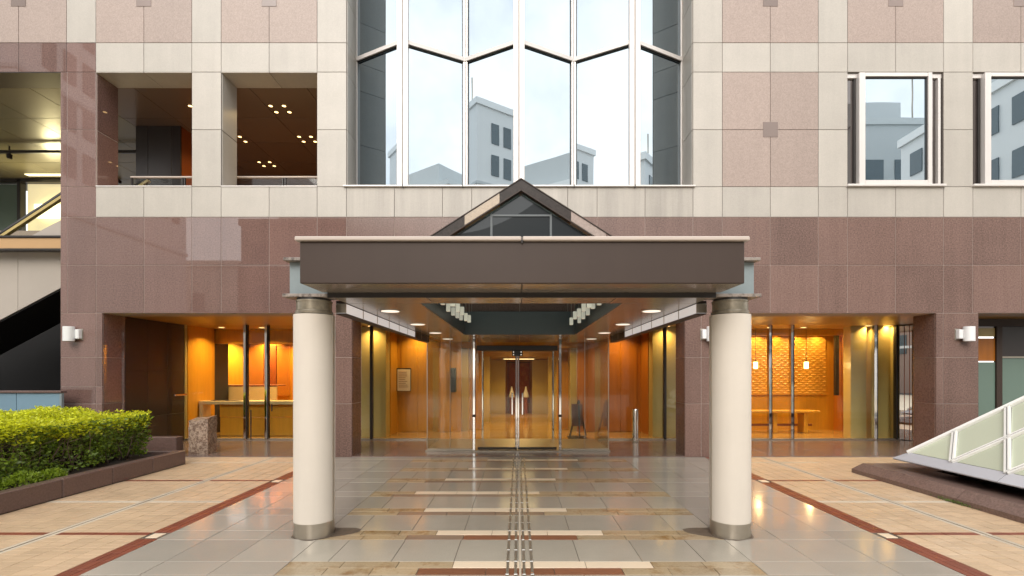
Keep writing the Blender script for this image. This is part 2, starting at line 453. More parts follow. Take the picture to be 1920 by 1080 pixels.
# grey stone field with striped bands
xs_mid = [-2.17, -1.81, -1.21, -.61, -.01, .59, 1.19, 1.79, 2.23]
xs_left = [-3.90, -3.37, -2.77, -2.17]
xs_right = [2.23, 2.83, 3.43, 3.98]
PER = .917
cream0 = {0: -.607, 1: -.912, 2: -1.225, 3: -1.54, 4: -1.227, 5: -.934, 6: -.628}
for k in range(-2, 7):
    yc = 4.668 + PER * k                  # far edge of the band pair
    y_grey0, y_grey1 = yc, min(yc + PER - .312, FY)
    cl = cream0.get(k, -.3 if k == -1 else -.607)
    cr = cl + 1.865
    for (ra, rb, cmat, sx) in ((yc - .156, yc, 'cream_tile', 0), (yc - .312, yc - .156, 'red_tile', -.305)):
        a, b_ = cl + sx, cr + sx
        n = 3; w = (b_ - a) / n
        nm = 'cream_tile' if cmat == 'cream_tile' else 'red_tile'
        for i in range(n): tile(nm, a + i * w, a + (i + 1) * w, ra, rb, 'red_tile_sheen' if (cmat == 'red_tile' and (k > 1 or (k == 1 and i == 0))) else cmat)
        for (u0, u1) in ((-2.17, a), (b_, 2.23)):
            m = max(1, round((u1 - u0) / .5)); w2 = (u1 - u0) / m
            for i in range(m): tile('ochre_tile', u0 + i * w2, u0 + (i + 1) * w2, ra, rb, 'ochre_tile')
    if y_grey1 - y_grey0 > .05:
        for a, b_ in zip(xs_mid, xs_mid[1:]): tile('grey_tile', a, b_, y_grey0, y_grey1, 'grey_tile')
    for xs in (xs_left, xs_right):
        for a, b_ in zip(xs, xs[1:]):
            tile('grey_tile', a, b_, yc - .312, yc, 'edge_tile')
            if y_grey1 - y_grey0 > .05: tile('grey_tile', a, b_, y_grey0, y_grey1, 'edge_tile')
# red brick strips, three rows of bricks each, with a pale marker tile where the cross lines meet
crossY = [2.73, 5.43, 8.13]
paleY = [4.08, 6.79, 9.77]
for sgn, x0 in ((-1, -4.115), (1, 3.985)):
    n = 0; y = 3.0
    while y < FY - .02:
        y1 = min(y + .21, FY)
        for r in range(3):
            xa = x0 + r * .072
            hit = any(y <= c < y1 for c in crossY)
            if hit and r == 1: tile('marker_tile', xa - .03, xa + .1, y + .03, y1 - .03, 'cream_tile')
            elif not (hit and r in (0, 2) and False): tile('red_brick', xa, xa + .072, y, y1, 'red_brick') if not hit else None
        y = y1
# tan brick fields
BW, BD = .2, .1
def field(x0, x1, y0, y1, strips, ylines):
    out = []
    cuts = [y0]
    for c in sorted(ylines):
        if y0 < c < y1: cuts += [c, c + .09]
    cuts.append(y1)
    xr = []; u = x0
    for (sa, sb) in strips: xr.append((u, sa)); u = sb
    xr.append((u, x1))
    for ya, yb in zip(cuts[::2], cuts[1::2]):
        n = max(1, round((yb - ya) / BD)); h = (yb - ya) / n
        for j in range(n):
            for (ua, ub) in xr:
                m = max(1, round((ub - ua) / BW)); w = (ub - ua) / m
                for i in range(m): out.append((ua + i * w, ua + (i + 1) * w, ya + j * h, ya + (j + 1) * h))
    return out
stripL = (-5.275, -5.145); stripR = (5.145, 5.275)
bricks = field(-6.55, -4.117, 3.03, FY, [stripL], [c for c in crossY + paleY])
bricks += field(-8.85, -6.55, 9.66, FY, [], [])
bricks += field(4.203, 6.05, 3.03, FY, [stripR], [c for c in crossY + paleY])
bricks += field(6.05, 9.2, 8.86, FY, [], [])
def bkey(b):
    vis = b[2] > 4.25 and abs((b[0] + b[1]) / 2) < 1.07 * b[2]
    return (not vis, b[2])
bricks.sort(key=bkey)
for (u, w, a, e) in bricks[:300]: tile('tan_brick', u, w, a, e, 'tan_brick', b=.002)
mb = MB()
for (u, w, a, e) in bricks[300:]:
    dz = random.uniform(-.0012, .0012)
    mb.box(u + .003, w - .003, a + .003, e - .003, -TT, dz, .002)
tag(mb.build('tan_brick_field', 'tan_brick', pave), kind='stuff')
# cross lines of red bricks, pale cross lines and the double pale strip with its slit drain
for sgn in (-1, 1):
    lo, hi = (-6.55, -4.117) if sgn < 0 else (4.203, 6.05)
    st = stripL if sgn < 0 else stripR
    for (ua, ub) in ((lo, st[0]), (st[1], hi)):
        for c in crossY[1:]:
            m = max(1, round((ub - ua) / .2)); w = (ub - ua) / m
            for i in range(m): tile('red_brick', ua + i * w, ua + (i + 1) * w, c, c + .09, 'red_brick')
        for c in paleY:
            m = max(1, round((ub - ua) / .4)); w = (ub - ua) / m
            for i in range(m): tile('pale_block', ua + i * w, ua + (i + 1) * w, c, c + .09, 'pale_strip')
    y = 3.03
    while y < FY - .05:
        ye = min(y + .6, FY)
        tile('pale_block', st[0], st[0] + .055, y, ye, 'pale_strip'); tile('pale_block', st[1] - .055, st[1], y, ye, 'pale_strip')
        y = ye
    MB().box(st[0] + .057, st[1] - .057, 3.03, FY, -.02, -.008).build('slit_drain', 'grime', pave)
# brown granite apron in the recess under the building
apron = empty('entrance_apron', (0, FY, 0), kind='structure')
MB().box(-12, 14, FY, 24, -.03, -.004).build('apron_bed', 'bed', apron)
x = -8.9
while x < 12:
    for (a, e) in ((FY, FY + .87), (FY + .87, FY + 1.74), (FY + 1.74, G - .02)):
        piece('apron_slab', x + .003, x + 1.197, a + .003, e - .003, -.003, .014, 'stair_slab', apron)
    x += 1.2
# steel guide bars for the blind, in four rows, and the rows of warning studs at the door
tact = empty('tactile_guide_strip', (CX - .02, 3.9, .003), kind='structure')
me_bar = None
for xi in (-.095, -.02, .056, .13):
    y = 3.76
    while y < 10.2:
        piece('guide_bar', xi - .0125, xi + .0125, y + .012, y + .288, .0015, .0075, 'tactile', tact, .003)
        o = piece('guide_stud', xi - .016, xi + .016, y - .0115, y + .0115, .0015, .010, 'stud', tact, .004)
        y += .3
piece('centre_joint', .012, .032, 3.76, 10.2, -.002, .003, 'pale_strip', tact, .001)
for (yy) in (10.52, 10.62, 11.35, 11.45):
    for i in range(9):
        xx = -.25 + i * .065 + (.01 if i > 4 else 0)
        if yy < 11.0: zz = .0145
        else: zz = .022
        piece('warning_stud', xx, xx + .03, yy, yy + .04, zz, zz + .006, 'stud', tact, .004)

# ================================================================ HOTEL BUILDING
hotel = empty('hotel_building', (0, FY, 0), 'stone clad hotel with pale, pink and dark granite panels and a folded bay window', 'building')
T = .03                     # cladding thickness
def panel(x0, x1, y0, y1, mat, name=None, g=.9):
    """cladding panel between photo-pixel grid lines on the facade plane (y0 above y1)"""
    nm = name or {'light_stone': 'pale_stone_panel', 'pink_stone': 'pink_stone_panel', 'granite': 'granite_panel', 'purple_granite': 'polished_granite_panel'}[mat]
    h = .0045
    dy = random.uniform(0, .002)
    return piece(nm, fx(x0) + h, fx(x1) - h, FY + dy, FY + dy + T, fz(y1) + h, fz(y0) - h, mat, hotel, .003)
def base(m): return 179.5 + 235 * m
def backing(x0, x1, y0, y1, mat, depth=.57, name='wall_core'):
    return MB().box(fx(x0), fx(x1), FY + (.009 if mat == 'joint_pale' else .016), FY + depth, fz(y1), fz(y0)).build(name, mat, hotel)
TOPY = -250
rows_up = [(-250, -195, 'w'), (-195, -140, 'w'), (-140, -84, 'w'), (-84, -2, 'p'), (-2, 80, 'p'), (80, 135, 'w')]
cols = []
for m in range(-3, 10):
    b0 = base(m); cols.append((m, 'a', b0, b0 + 90)); cols.append((m, 'b', b0 + 90, b0 + 180)); cols.append((m, 'n', b0 + 180, b0 + 235))
BAY0, BAY1 = base(2), base(4) + 180            # 649.5 .. 1299.5
OPEN_L = 113
XEND = base(9) + 180
for (m, c, a, e) in cols:
    if e > XEND: continue
    inbay = BAY0 - 1 < a < BAY1 - 1
    for (t, bt, kind) in rows_up:
        if inbay: continue
        if kind == 'w' and t == 80 and m < 0: panel(a, e, t, bt, 'purple_granite'); continue
        panel(a, e, t, bt, 'pink_stone' if (kind == 'p' and c != 'n') else 'light_stone')
    # window storey
    if m >= 0 and not inbay:
        for (t, bt) in ((135, 243), (243, 350)):
            if c == 'n': panel(a, e, t, bt, 'light_stone')
            elif m == 5 or m == 9: panel(a, e, t, bt, 'pink_stone')
    # sill course and dark courses
    if m >= 0:
        panel(a, e, 350, 407, 'stained_stone' if BAY0 - 1 < a < BAY1 - 1 else 'light_stone', 'pale_stone_panel')
        for (t, bt) in ((407, 497), (497, 587)): panel(a, e, t, bt, 'granite' if a > 640 else 'purple_granite')
# small square insets where four pink panels meet
for (m, c, a, e) in cols:
    if c == 'a' and e < XEND:
        for yy in ([-2] if not (BAY0 - 1 < a < BAY1 - 1) else []) + ([243] if m in (5, 9) else []):
            piece('inset_square', fx(e - 14), fx(e + 14), FY - .006, FY + .01, fz(yy + 14), fz(yy - 14), 'inset_stone', hotel, .002)
# left granite pier beside the escalator hall
for (t, bt) in ((135, 243), (243, 350), (350, 407), (407, 497), (497, 587), (587, 670), (670, 725), (725, 757), (757, 857)):
    segs = ((OPEN_L, 126), (126, 179.5)) if t < 587 else ((OPEN_L, 179.5), (179.5, 192))
    for (a, e) in segs: panel(a, e, t, bt, 'purple_granite')
# ground floor piers
def pier(x0, x1, cuts, mat):
    xs = [x0] + [c for c in cuts if x0 < c < x1] + [x1]
    for (t, bt) in ((587, 670), (670, 757), (757, 857)):
        for a, e in zip(xs, xs[1:]): panel(a, e, t, bt, mat)
def pier_sides(x0, x1, mat, left=True, right=True):
    MB().box(fx(x0) + .008, fx(x1) - .008, FY + .009, FY + .59, 0, fz(587)).build('pier_core', 'joint_pale', hotel)
    for (t, bt) in ((587, 670), (670, 757), (757, 857)):
        if left: piece('granite_panel', fx(x0), fx(x0) + .019, FY + T + .006, FY + .6, fz(bt) + .004, fz(t) - .004, mat, hotel, .002)
        if right: piece('granite_panel', fx(x1) - .019, fx(x1), FY + T + .006, FY + .6, fz(bt) + .004, fz(t) - .004, mat, hotel, .002)
PIERS = [(581, 660, 'granite'), (1284, 1363, 'granite'), (1755, 1835, 'granite')]
for (a, e, mt) in PIERS:
    pier(a, e, [629, 1315, 1769], mt); pier_sides(a, e, mt)
pier_sides(OPEN_L, 192, 'purple_granite')
# solid wall behind the cladding, leaving the openings free
ZT = 587
backing(BAY0 - 470, XEND, 407, 587, 'joint_pale', .6)                 # dark courses
backing(OPEN_L, base(0), 135, 587, 'joint_pale', .57)                # left pier
for (a, e) in ((base(0) + 180, base(1)), (base(1) + 180, base(2))): backing(a, e, 135, 350, 'joint_grey')
backing(base(0), BAY0, 350, 407, 'joint_grey')
backing(BAY0, BAY1, 350, 407, 'joint_grey', 1.2)
backing(base(-3), BAY0, TOPY, 135, 'joint_grey')
backing(BAY1, base(6), TOPY, 407, 'joint_grey', .8)
backing(base(6), XEND, TOPY, 135, 'joint_grey', .8); backing(base(6), XEND, 350, 407, 'joint_grey', .8)
for m in (6, 7, 8): backing(base(m) + 180, base(m + 1), 135, 350, 'joint_grey', .8)
backing(base(9), XEND, 135, 350, 'joint_grey', .8)
# linings of the two loggia openings (soffit, jambs, ledge)
LD = .57
for m in (0, 1):
    a, e = base(m), base(m) + 180
    mid = a + 90
    for (u, w) in ((a, mid), (mid, e)):
        piece('soffit_panel', fx(u) + .005, fx(w) - .005, FY + .002, FY + LD, fz(135) - .012, fz(135) + .004, 'light_stone', hotel, .002)
    jm = 'purple_granite' if m == 0 else 'light_stone'
    for (t, bt) in ((135, 243), (243, 350)):
        piece('jamb_panel', fx(a) - .004, fx(a) + .012, FY + .034, FY + LD, fz(bt) + .004, fz(t) - .016, jm, hotel, .002)
        piece('jamb_panel', fx(e) - .012, fx(e) + .004, FY + .034, FY + LD, fz(bt) + .004, fz(t) - .016, 'light_stone', hotel, .002)
    piece('ledge', fx(a) + .002, fx(e) - .002, FY - .012, FY + LD, fz(350) - .004, fz(350) + .022, 'frame_metal', hotel, .004)
# the reveal of the big opening on the left
piece('jamb_panel', fx(OPEN_L) - .004, fx(OPEN_L) + .012, FY + .034, FY + .57, 0, fz(135), 'purple_granite', hotel, .002)
piece('soffit_panel', fx(-200), fx(OPEN_L), FY + .002, FY + .57, fz(135) - .012, fz(135) + .004, 'dark_wall', hotel, .002)

# ---- folded bay window
BYB, BYF = 11.13, 10.50
bay = empty('folded_bay_window', (CX, BYF, fz(350)))
bay.parent = hotel; bay.location = Vector((CX, BYF, fz(350))) - wloc(hotel)
Zs, Ztop = fz(350), fz(TOPY)
vx = [fx(668) * BYB / FY, (756 - 971) * BYF / F, (873 - 971) * BYB / F, (973 - 971) * BYF / F, (1075 - 971) * BYB / F, (1189 - 971) * BYF / F, (1278 - 971) * BYB / F]
vx[0] = (668 - 971) * BYB / F
vy = [BYB, BYF, BYB, BYF, BYB, BYF, BYB]
ZTR = 8.89
for i in range(6):
    p0 = Vector((vx[i], vy[i], 0)); p1 = Vector((vx[i + 1], vy[i + 1], 0))
    d = (p1 - p0).normalized(); n = Vector((d.y, -d.x, 0))
    for (z0, z1) in ((Zs, ZTR), (ZTR, Ztop)):
        a, b_ = p0 + d * .03 + n * .0, p1 - d * .03
        poly = [(a.x, a.y, z0 + .02), (b_.x, b_.y, z0 + .02), (b_.x, b_.y, z1 - .02), (a.x, a.y, z1 - .02)]
        MB().prism(poly, n, .02).build('pane', 'coated', bay, fix=True)
    q = n * .03
    MB().bar((p0.x + q.x, p0.y + q.y, ZTR), (p1.x + q.x, p1.y + q.y, ZTR), .07, .085).build('transom', 'frame_metal', bay)
    MB().bar((p0.x + q.x, p0.y + q.y, ZTR - .055), (p1.x + q.x, p1.y + q.y, ZTR - .055), .03, .006).build('transom_gasket', 'dark_frame', bay)
for i in range(7):
    if i in (1, 3, 5):
        for s_ in (-1, 1):
            piece('mullion', vx[i] + s_ * .063 - .055, vx[i] + s_ * .063 + .055, vy[i] - .09, vy[i] + .03, Zs, Ztop, 'frame_metal', bay, .008)
        piece('mullion_seam', vx[i] - .009, vx[i] + .009, vy[i] - .075, vy[i], Zs, Ztop, 'joint_grey', bay, .001)
    else:
        w = .035 if i in (0, 6) else .045
        piece('mullion', vx[i] - w - .008, vx[i] - .004, vy[i] - .07, vy[i] + .03, Zs, Ztop, 'frame_metal', bay, .006)
        piece('mullion', vx[i] + .004, vx[i] + w + .008, vy[i] - .07, vy[i] + .03, Zs, Ztop, 'frame_metal', bay, .006)
piece('sill', fx(644), fx(1303), FY - .05, BYB + .05, Zs - .01, Zs + .022, 'frame_metal', bay, .004)
for xx in (756, 868, 1076, 1190): piece('sill_clip', fx(xx) - .012, fx(xx) + .012, FY - .056, FY - .02, Zs - .035, Zs + .03, 'dark_frame', bay, .003)
MB().box(fx(600), fx(1350), BYB + .3, BYB + .35, Zs, Ztop).build('blind_wall', 'black_wall', bay)
# stone reveals each side of the bay
rz = [TOPY, -195, -140, -84, -2, 80, 135, 243, 350]
for t, bt in zip(rz, rz[1:]):
    piece('reveal_panel', fx(BAY0) - .005, fx(BAY0) + .014, FY + .034, BYB + .05, fz(bt) + .005, fz(t) - .005, 'light_stone', hotel, .002)
    piece('reveal_panel', fx(BAY1) - .014, fx(BAY1) + .005, FY + .034, BYB + .05, fz(bt) + .005, fz(t) - .005, 'light_stone', hotel, .002)

# ---- box windows on the right
def box_window(m):
    a, e = fx(base(m)), fx(base(m) + 180)
    z0, z1 = fz(348), fz(135)
    w = empty('window', (0, 0, 0)); w.parent = hotel; w.location = Vector(((a + e) / 2, FY, z0)) - wloc(hotel)
    # outer reveal
    piece('vent_head', a + .003, e - .003, FY + .05, FY + .2, z1 - .10, z1 - .003, 'frame_metal', w)
    fa, fe = a + .22, e - .36                  # projecting centre sash
    yf = FY - .045
    piece('frame', fa, fa + .13, yf, FY + .22, z0, z1 - .03, 'frame_metal', w, .006)
    piece('frame', fe - .0, fe + .085, yf, FY + .22, z0, z1 - .03, 'frame_metal', w, .006)
    piece('frame', fa + .131, fe - .001, yf + .003, FY + .22, z1 - .115, z1 - .032, 'frame_metal', w, .006)
    piece('frame', fa + .131, fe - .001, yf + .003, FY + .22, z0 + .001, z0 + .105, 'frame_metal', w, .006)
    piece('gasket', fa + .131, fe - .001, yf + .03, FY + .1, z1 - .135, z1 - .116, 'dark_frame', w, .001)
    piece('gasket', fe - .026, fe - .002, yf + .03, FY + .1, z0 + .106, z1 - .136, 'dark_frame', w, .001)
    piece('pane', fa + .131, fe - .028, yf + .055, yf + .075, z0 + .106, z1 - .136, 'coated', w, .001)
    piece('frame', e - .09, e - .035, FY + .03, FY + .2, z0, z1 - .102, 'frame_metal', w, .006)
    piece('vent_pane', a + .004, fa - .045, FY + .10, FY + .12, z0 + .03, z1 - .103, 'vent_glass', w, .001)
    piece('vent_pane', fe + .09, e - .095, FY + .10, FY + .12, z0 + .03, z1 - .103, 'vent_glass', w, .001)
    piece('vent_stile', fa - .044, fa - .002, FY + .06, FY + .14, z0 + .03, z1 - .103, 'dark_frame', w, .004)
    piece('vent_stile', e - .034, e - .006, FY + .06, FY + .14, z0 + .03, z1 - .003, 'dark_frame', w, .004)
    piece('sill', a - .03, e + .01, FY - .065, FY + .22, z0 - .03, z0 + .018, 'frame_metal', w, .005)
    piece('back_board', a, e, FY + .3, FY + .32, z0, z1, 'black_wall', w, 0)
for m in (6, 7, 8): box_window(m)

# ---- recess ceilings, shop-front glass, interior shells
ZC = fz(587)
MB().box(fx(192) - .3, 14.5, FY + .602, 24, ZC + .002, ZC + .25).build('ground_floor_ceiling', 'lobby_ceiling', hotel)
# left alcove wall, dark polished granite slabs running back to the glass
y = FY + .6
for k in range(3):
    ye = y + (G - FY - .6) / 3
    for (z0, z1) in ((0, .75), (.75, 1.85), (1.85, ZC)):
        piece('alcove_slab', fx(192) - .04, fx(192), y + .004, ye - .004, z0 + .004, z1 - .004, 'dark_wall', hotel, .003)
    y = ye
MB().box(fx(192) - .3, fx(192) - .042, FY + .6, G + 2, 0, ZC).build('alcove_core', 'black_wall', hotel)
def shop_glass(xs, name='shop_pane', z1=None):
    for a, e in zip(xs, xs[1:]):
        piece(name, a + .006, e - .006, G, G + .014, .03, (z1 or ZC) - .01, 'glass', hotel, .002)
def gx(x): return (x - 971) * G / F
left_mull = [gx(461), gx(500.5)]
shop_glass([gx(347), gx(461), gx(500.5), gx(600), gx(697), CX - 2.1])
shop_glass([CX + 2.1, gx(1246), gx(1340), gx(1442), gx(1483), gx(1639), gx(1679)])
for xx, wd, mt in [(gx(461), .065, 'chrome'), (gx(500.5), .065, 'chrome'), (gx(600), .08, 'chrome'), (gx(697), .07, 'dark_frame'),
                   (gx(1246), .07, 'dark_frame'), (gx(1340), .08, 'chrome'), (gx(1442), .065, 'chrome'), (gx(1483), .065, 'chrome'), (gx(1639), .08, 'chrome'), (gx(1679), .05, 'dark_frame')]:
    piece('mullion', xx - wd / 2, xx + wd / 2, G - .07, G + .05, .03, ZC, mt, hotel, .006)
    if mt == 'chrome': piece('mullion_groove', xx + wd / 2 + .002, xx + wd / 2 + .03, G - .055, G + .04, .03, ZC, 'dark_frame', hotel, .002)
piece('door_pull', gx(473), gx(473) + .03, G - .11, G - .08, .03, .82, 'bronze', hotel, .008)
piece('door_pull', gx(512), gx(512) + .03, G - .11, G - .08, .78, .98, 'bronze', hotel, .008)
piece('glass_sill', gx(347), CX - 2.1, G - .05, G + .06, .0145, .05, 'steel', hotel, .004)
piece('glass_sill', CX + 2.1, gx(1720), G - .05, G + .06, .0145, .05, 'steel', hotel, .004)
piece('jamb_post', gx(343), gx(349), G - .05, G + .05, .03, ZC, 'pale_wall', hotel, .004)
# side glass leaf standing open against the alcove wall
piece('side_leaf', fx(192) + .06, fx(192) + .075, G - .62, G - .06, .03, ZC - .05, 'glass', hotel, .002)
piece('leaf_handle', fx(192) + .08, fx(192) + .11, G - .55, G - .1, 1.2, 1.25, 'chrome', hotel, .008)
# mirror-polished return at the right end
MB().prism([(10.147, 13.0, .03), (10.373, 12.82, .03), (10.373, 12.82, ZC - .03), (10.147, 13.0, ZC - .03)], (-.62, -.785, 0), .03).build('mirror_panel', 'mirror', hotel, fix=True)
for k in (.33, .7): piece('mirror_seam', 10.147 + .226 * k - .012, 10.147 + .226 * k, 13.0 - .18 * k - .022, 13.0 - .18 * k - .008, .03, ZC - .03, 'wood_dark', hotel, .002)
# shop front right of the last pier, frosted glass in bronze frames
x0 = 10.86; YR = 11.6
for (a, e, z0, z1, mt) in ((x0 + .05, x0 + .48, .2, 2.05, 'frosted'), (x0 + .05, x0 + .48, 2.08, 2.62, 'wood_red'), (x0 + .05, x0 + .48, 2.66, 2.86, 'pale_wall'),
                           (x0 + .62, x0 + 2.6, .2, 2.15, 'frosted'), (x0 + .62, x0 + 2.6, 2.19, 2.9, 'dark_wall')):
    piece('shop_panel', a, e, YR + .02, YR + .04, z0, z1, mt, hotel, .003)
for (a, e, z0, z1) in ((x0 - .3, x0 + .05, 0, ZC), (x0 + .48, x0 + .62, 0, ZC - .16), (x0 + .05, x0 + 2.6, 2.9, ZC)):
    piece('shop_frame', a, e, YR - .02, YR + .06, z0, z1, 'bronze', hotel, .005)
piece('shop_rail', x0 + .62, x0 + 2.6, YR - .01, YR + .05, 2.15, 2.19, 'steel', hotel, .004)
MB().box(10.62, 10.72, YR + .1, 15.2, 0, ZC).build('shop_side_wall', 'dark_wall', hotel)

# interior shell
def wall(name, x0, x1, y0, y1, z0, z1, mat): return MB().box(x0, x1, y0, y1, z0, z1).build(name, mat, hotel)
wall('lobby_floor', -9.5, 11, G + .07, 24, -.003, .03, 'lobby_floor')
LW = fx(192)
# left room
wall('room_wall', LW - .05, LW, G + .1, 14.2, .03, ZC, 'wood_warm')
wall('room_wall', LW - 2, LW + .001, 14.2, 14.3, .03, ZC, 'wood_warm')
wall('bulkhead', LW - .5, -5.0, 14.4, 14.55, 2.66, ZC, 'wood_warm')
wall('back_wall', LW - 3, -4.8, 17.0, 17.1, .03, ZC, 'wood_warm')
for i, (a, e, mt) in enumerate(((-9.35, -8.8, 'wood_red'), (-8.78, -8.35, 'wood_dark'), (-8.33, -7.9, 'wood_red'))):
    piece('wall_board', a, e, 16.9, 16.99, 1.0, 2.75, mt, hotel, .01)
wall('partition', -5.0, -4.85, G + .1, 17, .03, ZC, 'wood_warm')
# centre left / right lobby ends
for sg, mt in ((-1, 'wood_warm'), (1, 'wood_red')):
    def X(v): return CX + v * sg
    def w2(name, a, e, *r): return wall(name, min(X(a), X(e)), max(X(a), X(e)), *r)
    w2('pale_pier', 3.68, 4.36, 13.5, 13.9, .03, ZC, 'pale_wall')
    w2('side_wall', 3.66, 3.72, 13.9, 14.7, .03, ZC, mt)
    w2('back_wall', 1.75, 3.75, 14.7, 14.85, .03, ZC, mt)
    for i in range(3):
        a = 2.05 + i * .5
        xx = sorted((X(a), X(a + .49)))
        piece('wall_board', xx[0], xx[1], 14.675, 14.698, .05, ZC - .02, mt, hotel, .004)
# corridor behind the entrance doors
for sg in (-1, 1):
    def X(v): return CX + v * sg
    a, e = sorted((X(1.55), X(1.75))); wall('corridor_wall', a, e, 14.86, 22, .03, 2.75, 'pale_wall')
    for (yy, xi, zt, mt) in ((15.4, 1.2, 2.6, 'wood_warm'), (17.5, 1.05, 2.38, 'pale_wall'), (21.2, .58, 2.36, 'pale_wall')):
        a, e = sorted((X(xi), X(1.56))); wall('portal', a, e, yy, yy + .25, .03, zt, mt)
wall('corridor_ceiling', -1.8, 1.8, 14.86, 17.6, 2.72, 2.8, 'lobby_ceiling')
wall('corridor_ceiling', -1.8, 1.8, 17.5, 22, 2.38, 2.715, 'lobby_ceiling')
wall('corridor_head', -1.7, 1.8, 14.70, 14.84, 2.55, ZC, 'wood_warm')
wall('corridor_end', -1.8, 1.8, 22, 22.1, .03, 2.75, 'wood_red')
# right room
wall('back_wall', 4.9, 11.4, 15.15, 15.25, .03, ZC, 'wood_warm')
wall('partition', 4.85, 5.0, G + .1, 15.2, .03, ZC, 'wood_warm')
wall('bulkhead', 5.0, 9.6, 14.3, 14.42, 2.9, ZC, 'wood_warm')
wall('wall_pilaster', 9.78, 10.6, 14.75, 15.15, .03, ZC, 'wood_red')
piece('black_post', 9.55, 9.66, 14.70, 14.80, 1.12, 2.95, 'dark_frame', hotel, .006)
wall('pale_pier', gx(1607), gx(1637), 13.3, 13.6, .03, ZC, 'pale_wall')
wall('pale_pier', gx(1645), gx(1680), 13.25, 13.5, .03, ZC, 'pale_wall')
wall('end_wall', gx(1680), gx(1700), 13.1, 15.2, .03, ZC, 'pale_wall')
# basket-weave relief on the back wall of the right room
nx_, nz_ = 200, 152
xs_ = np.linspace(5.1, 9.5, nx_); zs_ = np.linspace(1.12, 2.9, nz_)
verts = []; faces = []
for j, z in enumerate(zs_):
    for i, xv in enumerate(xs_):
        r = math.floor(z / .07); ph = (r % 2) * .5
        u = (xv / .22 + ph) % 1.0; t = (z / .07) % 1.0
        h = max(0, math.sin(math.pi * u)) * (.3 + .7 * t) * .013
        verts.append((xv, 15.10 - h, z))
for j in range(nz_ - 1):
    for i in range(nx_ - 1):
        a = j * nx_ + i; faces.append((a, a + 1, a + 1 + nx_, a + nx_))
mb = MB(); mb.add(verts, faces); mb.box(5.1, 9.5, 15.101, 15.149, 1.12, 2.9); mb.build('relief_cladding', 'relief', hotel)

# ---- upper hall behind the loggia openings
HC = fz(135) - .01
for (a, e, mt) in ((-24, -9.95, 'hall_ceiling_shoplit'), (-9.95, -3.92, 'hall_ceiling')):
    x = a
    while x < e - .05:
        xe = min(x + 1.3, e)
        y = FY + LD + .004
        while y < 17:
            ye = min(y + 1.3, 17.2)
            piece('hall_ceiling_panel', x + .006, xe - .006, y + .006, ye - .006, HC, HC + .02, mt, hotel, .003)
            y = ye
        x = xe
wall('hall_slab_over', -24, -3.78, FY + LD, 17.3, HC + .021, HC + .2, 'black_wall')
wall('hall_back_wall', -13.2, -3.78, 17.2, 17.4, 5.4, HC + .02, 'wood_dark')
wall('hall_end_wall', -3.92, -3.78, FY + LD, 17.3, 5.4, HC + .02, 'dark_wall')
wall('hall_floor', -9.7, -3.93, FY + .575, 17.3, 5.3, 5.55, 'hall_floor')
wall('hall_floor', -24, -9.71, 12.9, 17.3, 5.3, 5.55, 'hall_floor')
wall('hall_side_wall', -24.2, -24, FY + LD, 17.3, 0, HC, 'dark_wall')
colm = empty('hall_column', (0, 0, 0)); colm.parent = hotel; colm.location = Vector((-9.34, 13.3, 5.55)) - wloc(hotel)
for (a, e) in ((-9.92, -9.6), (-9.6, -8.98), (-8.98, -8.75)):
    for (z0, z1) in ((5.55, 6.35), (6.35, HC)):
        piece('column_slab', a + .003, e - .003, 12.69, 12.74, z0 + .003, z1 - .003, 'dark_wall', colm, .004)
MB().box(-9.91, -8.76, 12.745, 13.9, 5.55, HC).build('column_core', 'wood_dark', colm)  # granite return, the warm light on it put into a reddish colour
# lit shop wall at the far end of the escalator hall
shopw = empty('lit_shop_front', (0, 0, 0)); shopw.parent = hotel; shopw.location = Vector((-16, 16.2, 5.55)) - wloc(hotel)
piece('lit_panel', -16.35, -13.6, 16.3, 16.36, 5.6, HC - .12, 'lit_display', shopw, .01)
piece('light_box', -15.9, -14.3, 16.05, 16.2, 6.9, 7.35, 'lamp_shop', shopw, .02)
for xx in (-20, -18.6, -16.5, -13.5): piece('shop_post', xx, xx + .12, 16.1, 16.3, 5.55, HC - .02, 'dark_frame', shopw, .01)
piece('shop_head', -24, -13.2, 16.1, 16.3, HC - .12, HC - .01, 'dark_frame', shopw, .01)
piece('lit_panel', -24, -16.6, 16.32, 16.36, 5.6, HC - .12, 'frosted', shopw, .01)
piece('ceiling_track', -24, -9.95, 13.8, 13.88, HC - .20, HC - .12, 'dark_frame', hotel, .01)
for xx in (-16.5, -14.4, -12.3, -10.4):
    piece('track_hanger', xx, xx + .03, 13.82, 13.85, HC - .12, HC, 'dark_frame', hotel, .003)
    piece('track_spot', xx - .03, xx + .06, 13.78, 13.9, HC - .36, HC - .21, 'dark_frame', hotel, .02)
# void below the escalator, its shade put into near-black surfaces
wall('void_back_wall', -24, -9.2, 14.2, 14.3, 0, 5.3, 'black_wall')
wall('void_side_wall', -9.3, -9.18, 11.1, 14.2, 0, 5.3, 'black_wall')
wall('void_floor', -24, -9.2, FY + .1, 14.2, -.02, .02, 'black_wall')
piece('edge_beam', -24, fx(OPEN_L) - .01, 10.9, 11.02, P(0, 466, 10.9)[2], P(0, 446, 10.9)[2], 'tan_beam', hotel, .006)
piece('edge_beam_cap', -24, fx(OPEN_L) - .01, 10.87, 11.05, P(0, 446, 10.9)[2] + .002, P(0, 442, 10.9)[2], 'dark_frame', hotel, .004)
piece('edge_beam_cap', -24, fx(OPEN_L) - .01, 10.87, 11.05, P(0, 470, 10.9)[2], P(0, 466, 10.9)[2] - .002, 'dark_frame', hotel, .004)

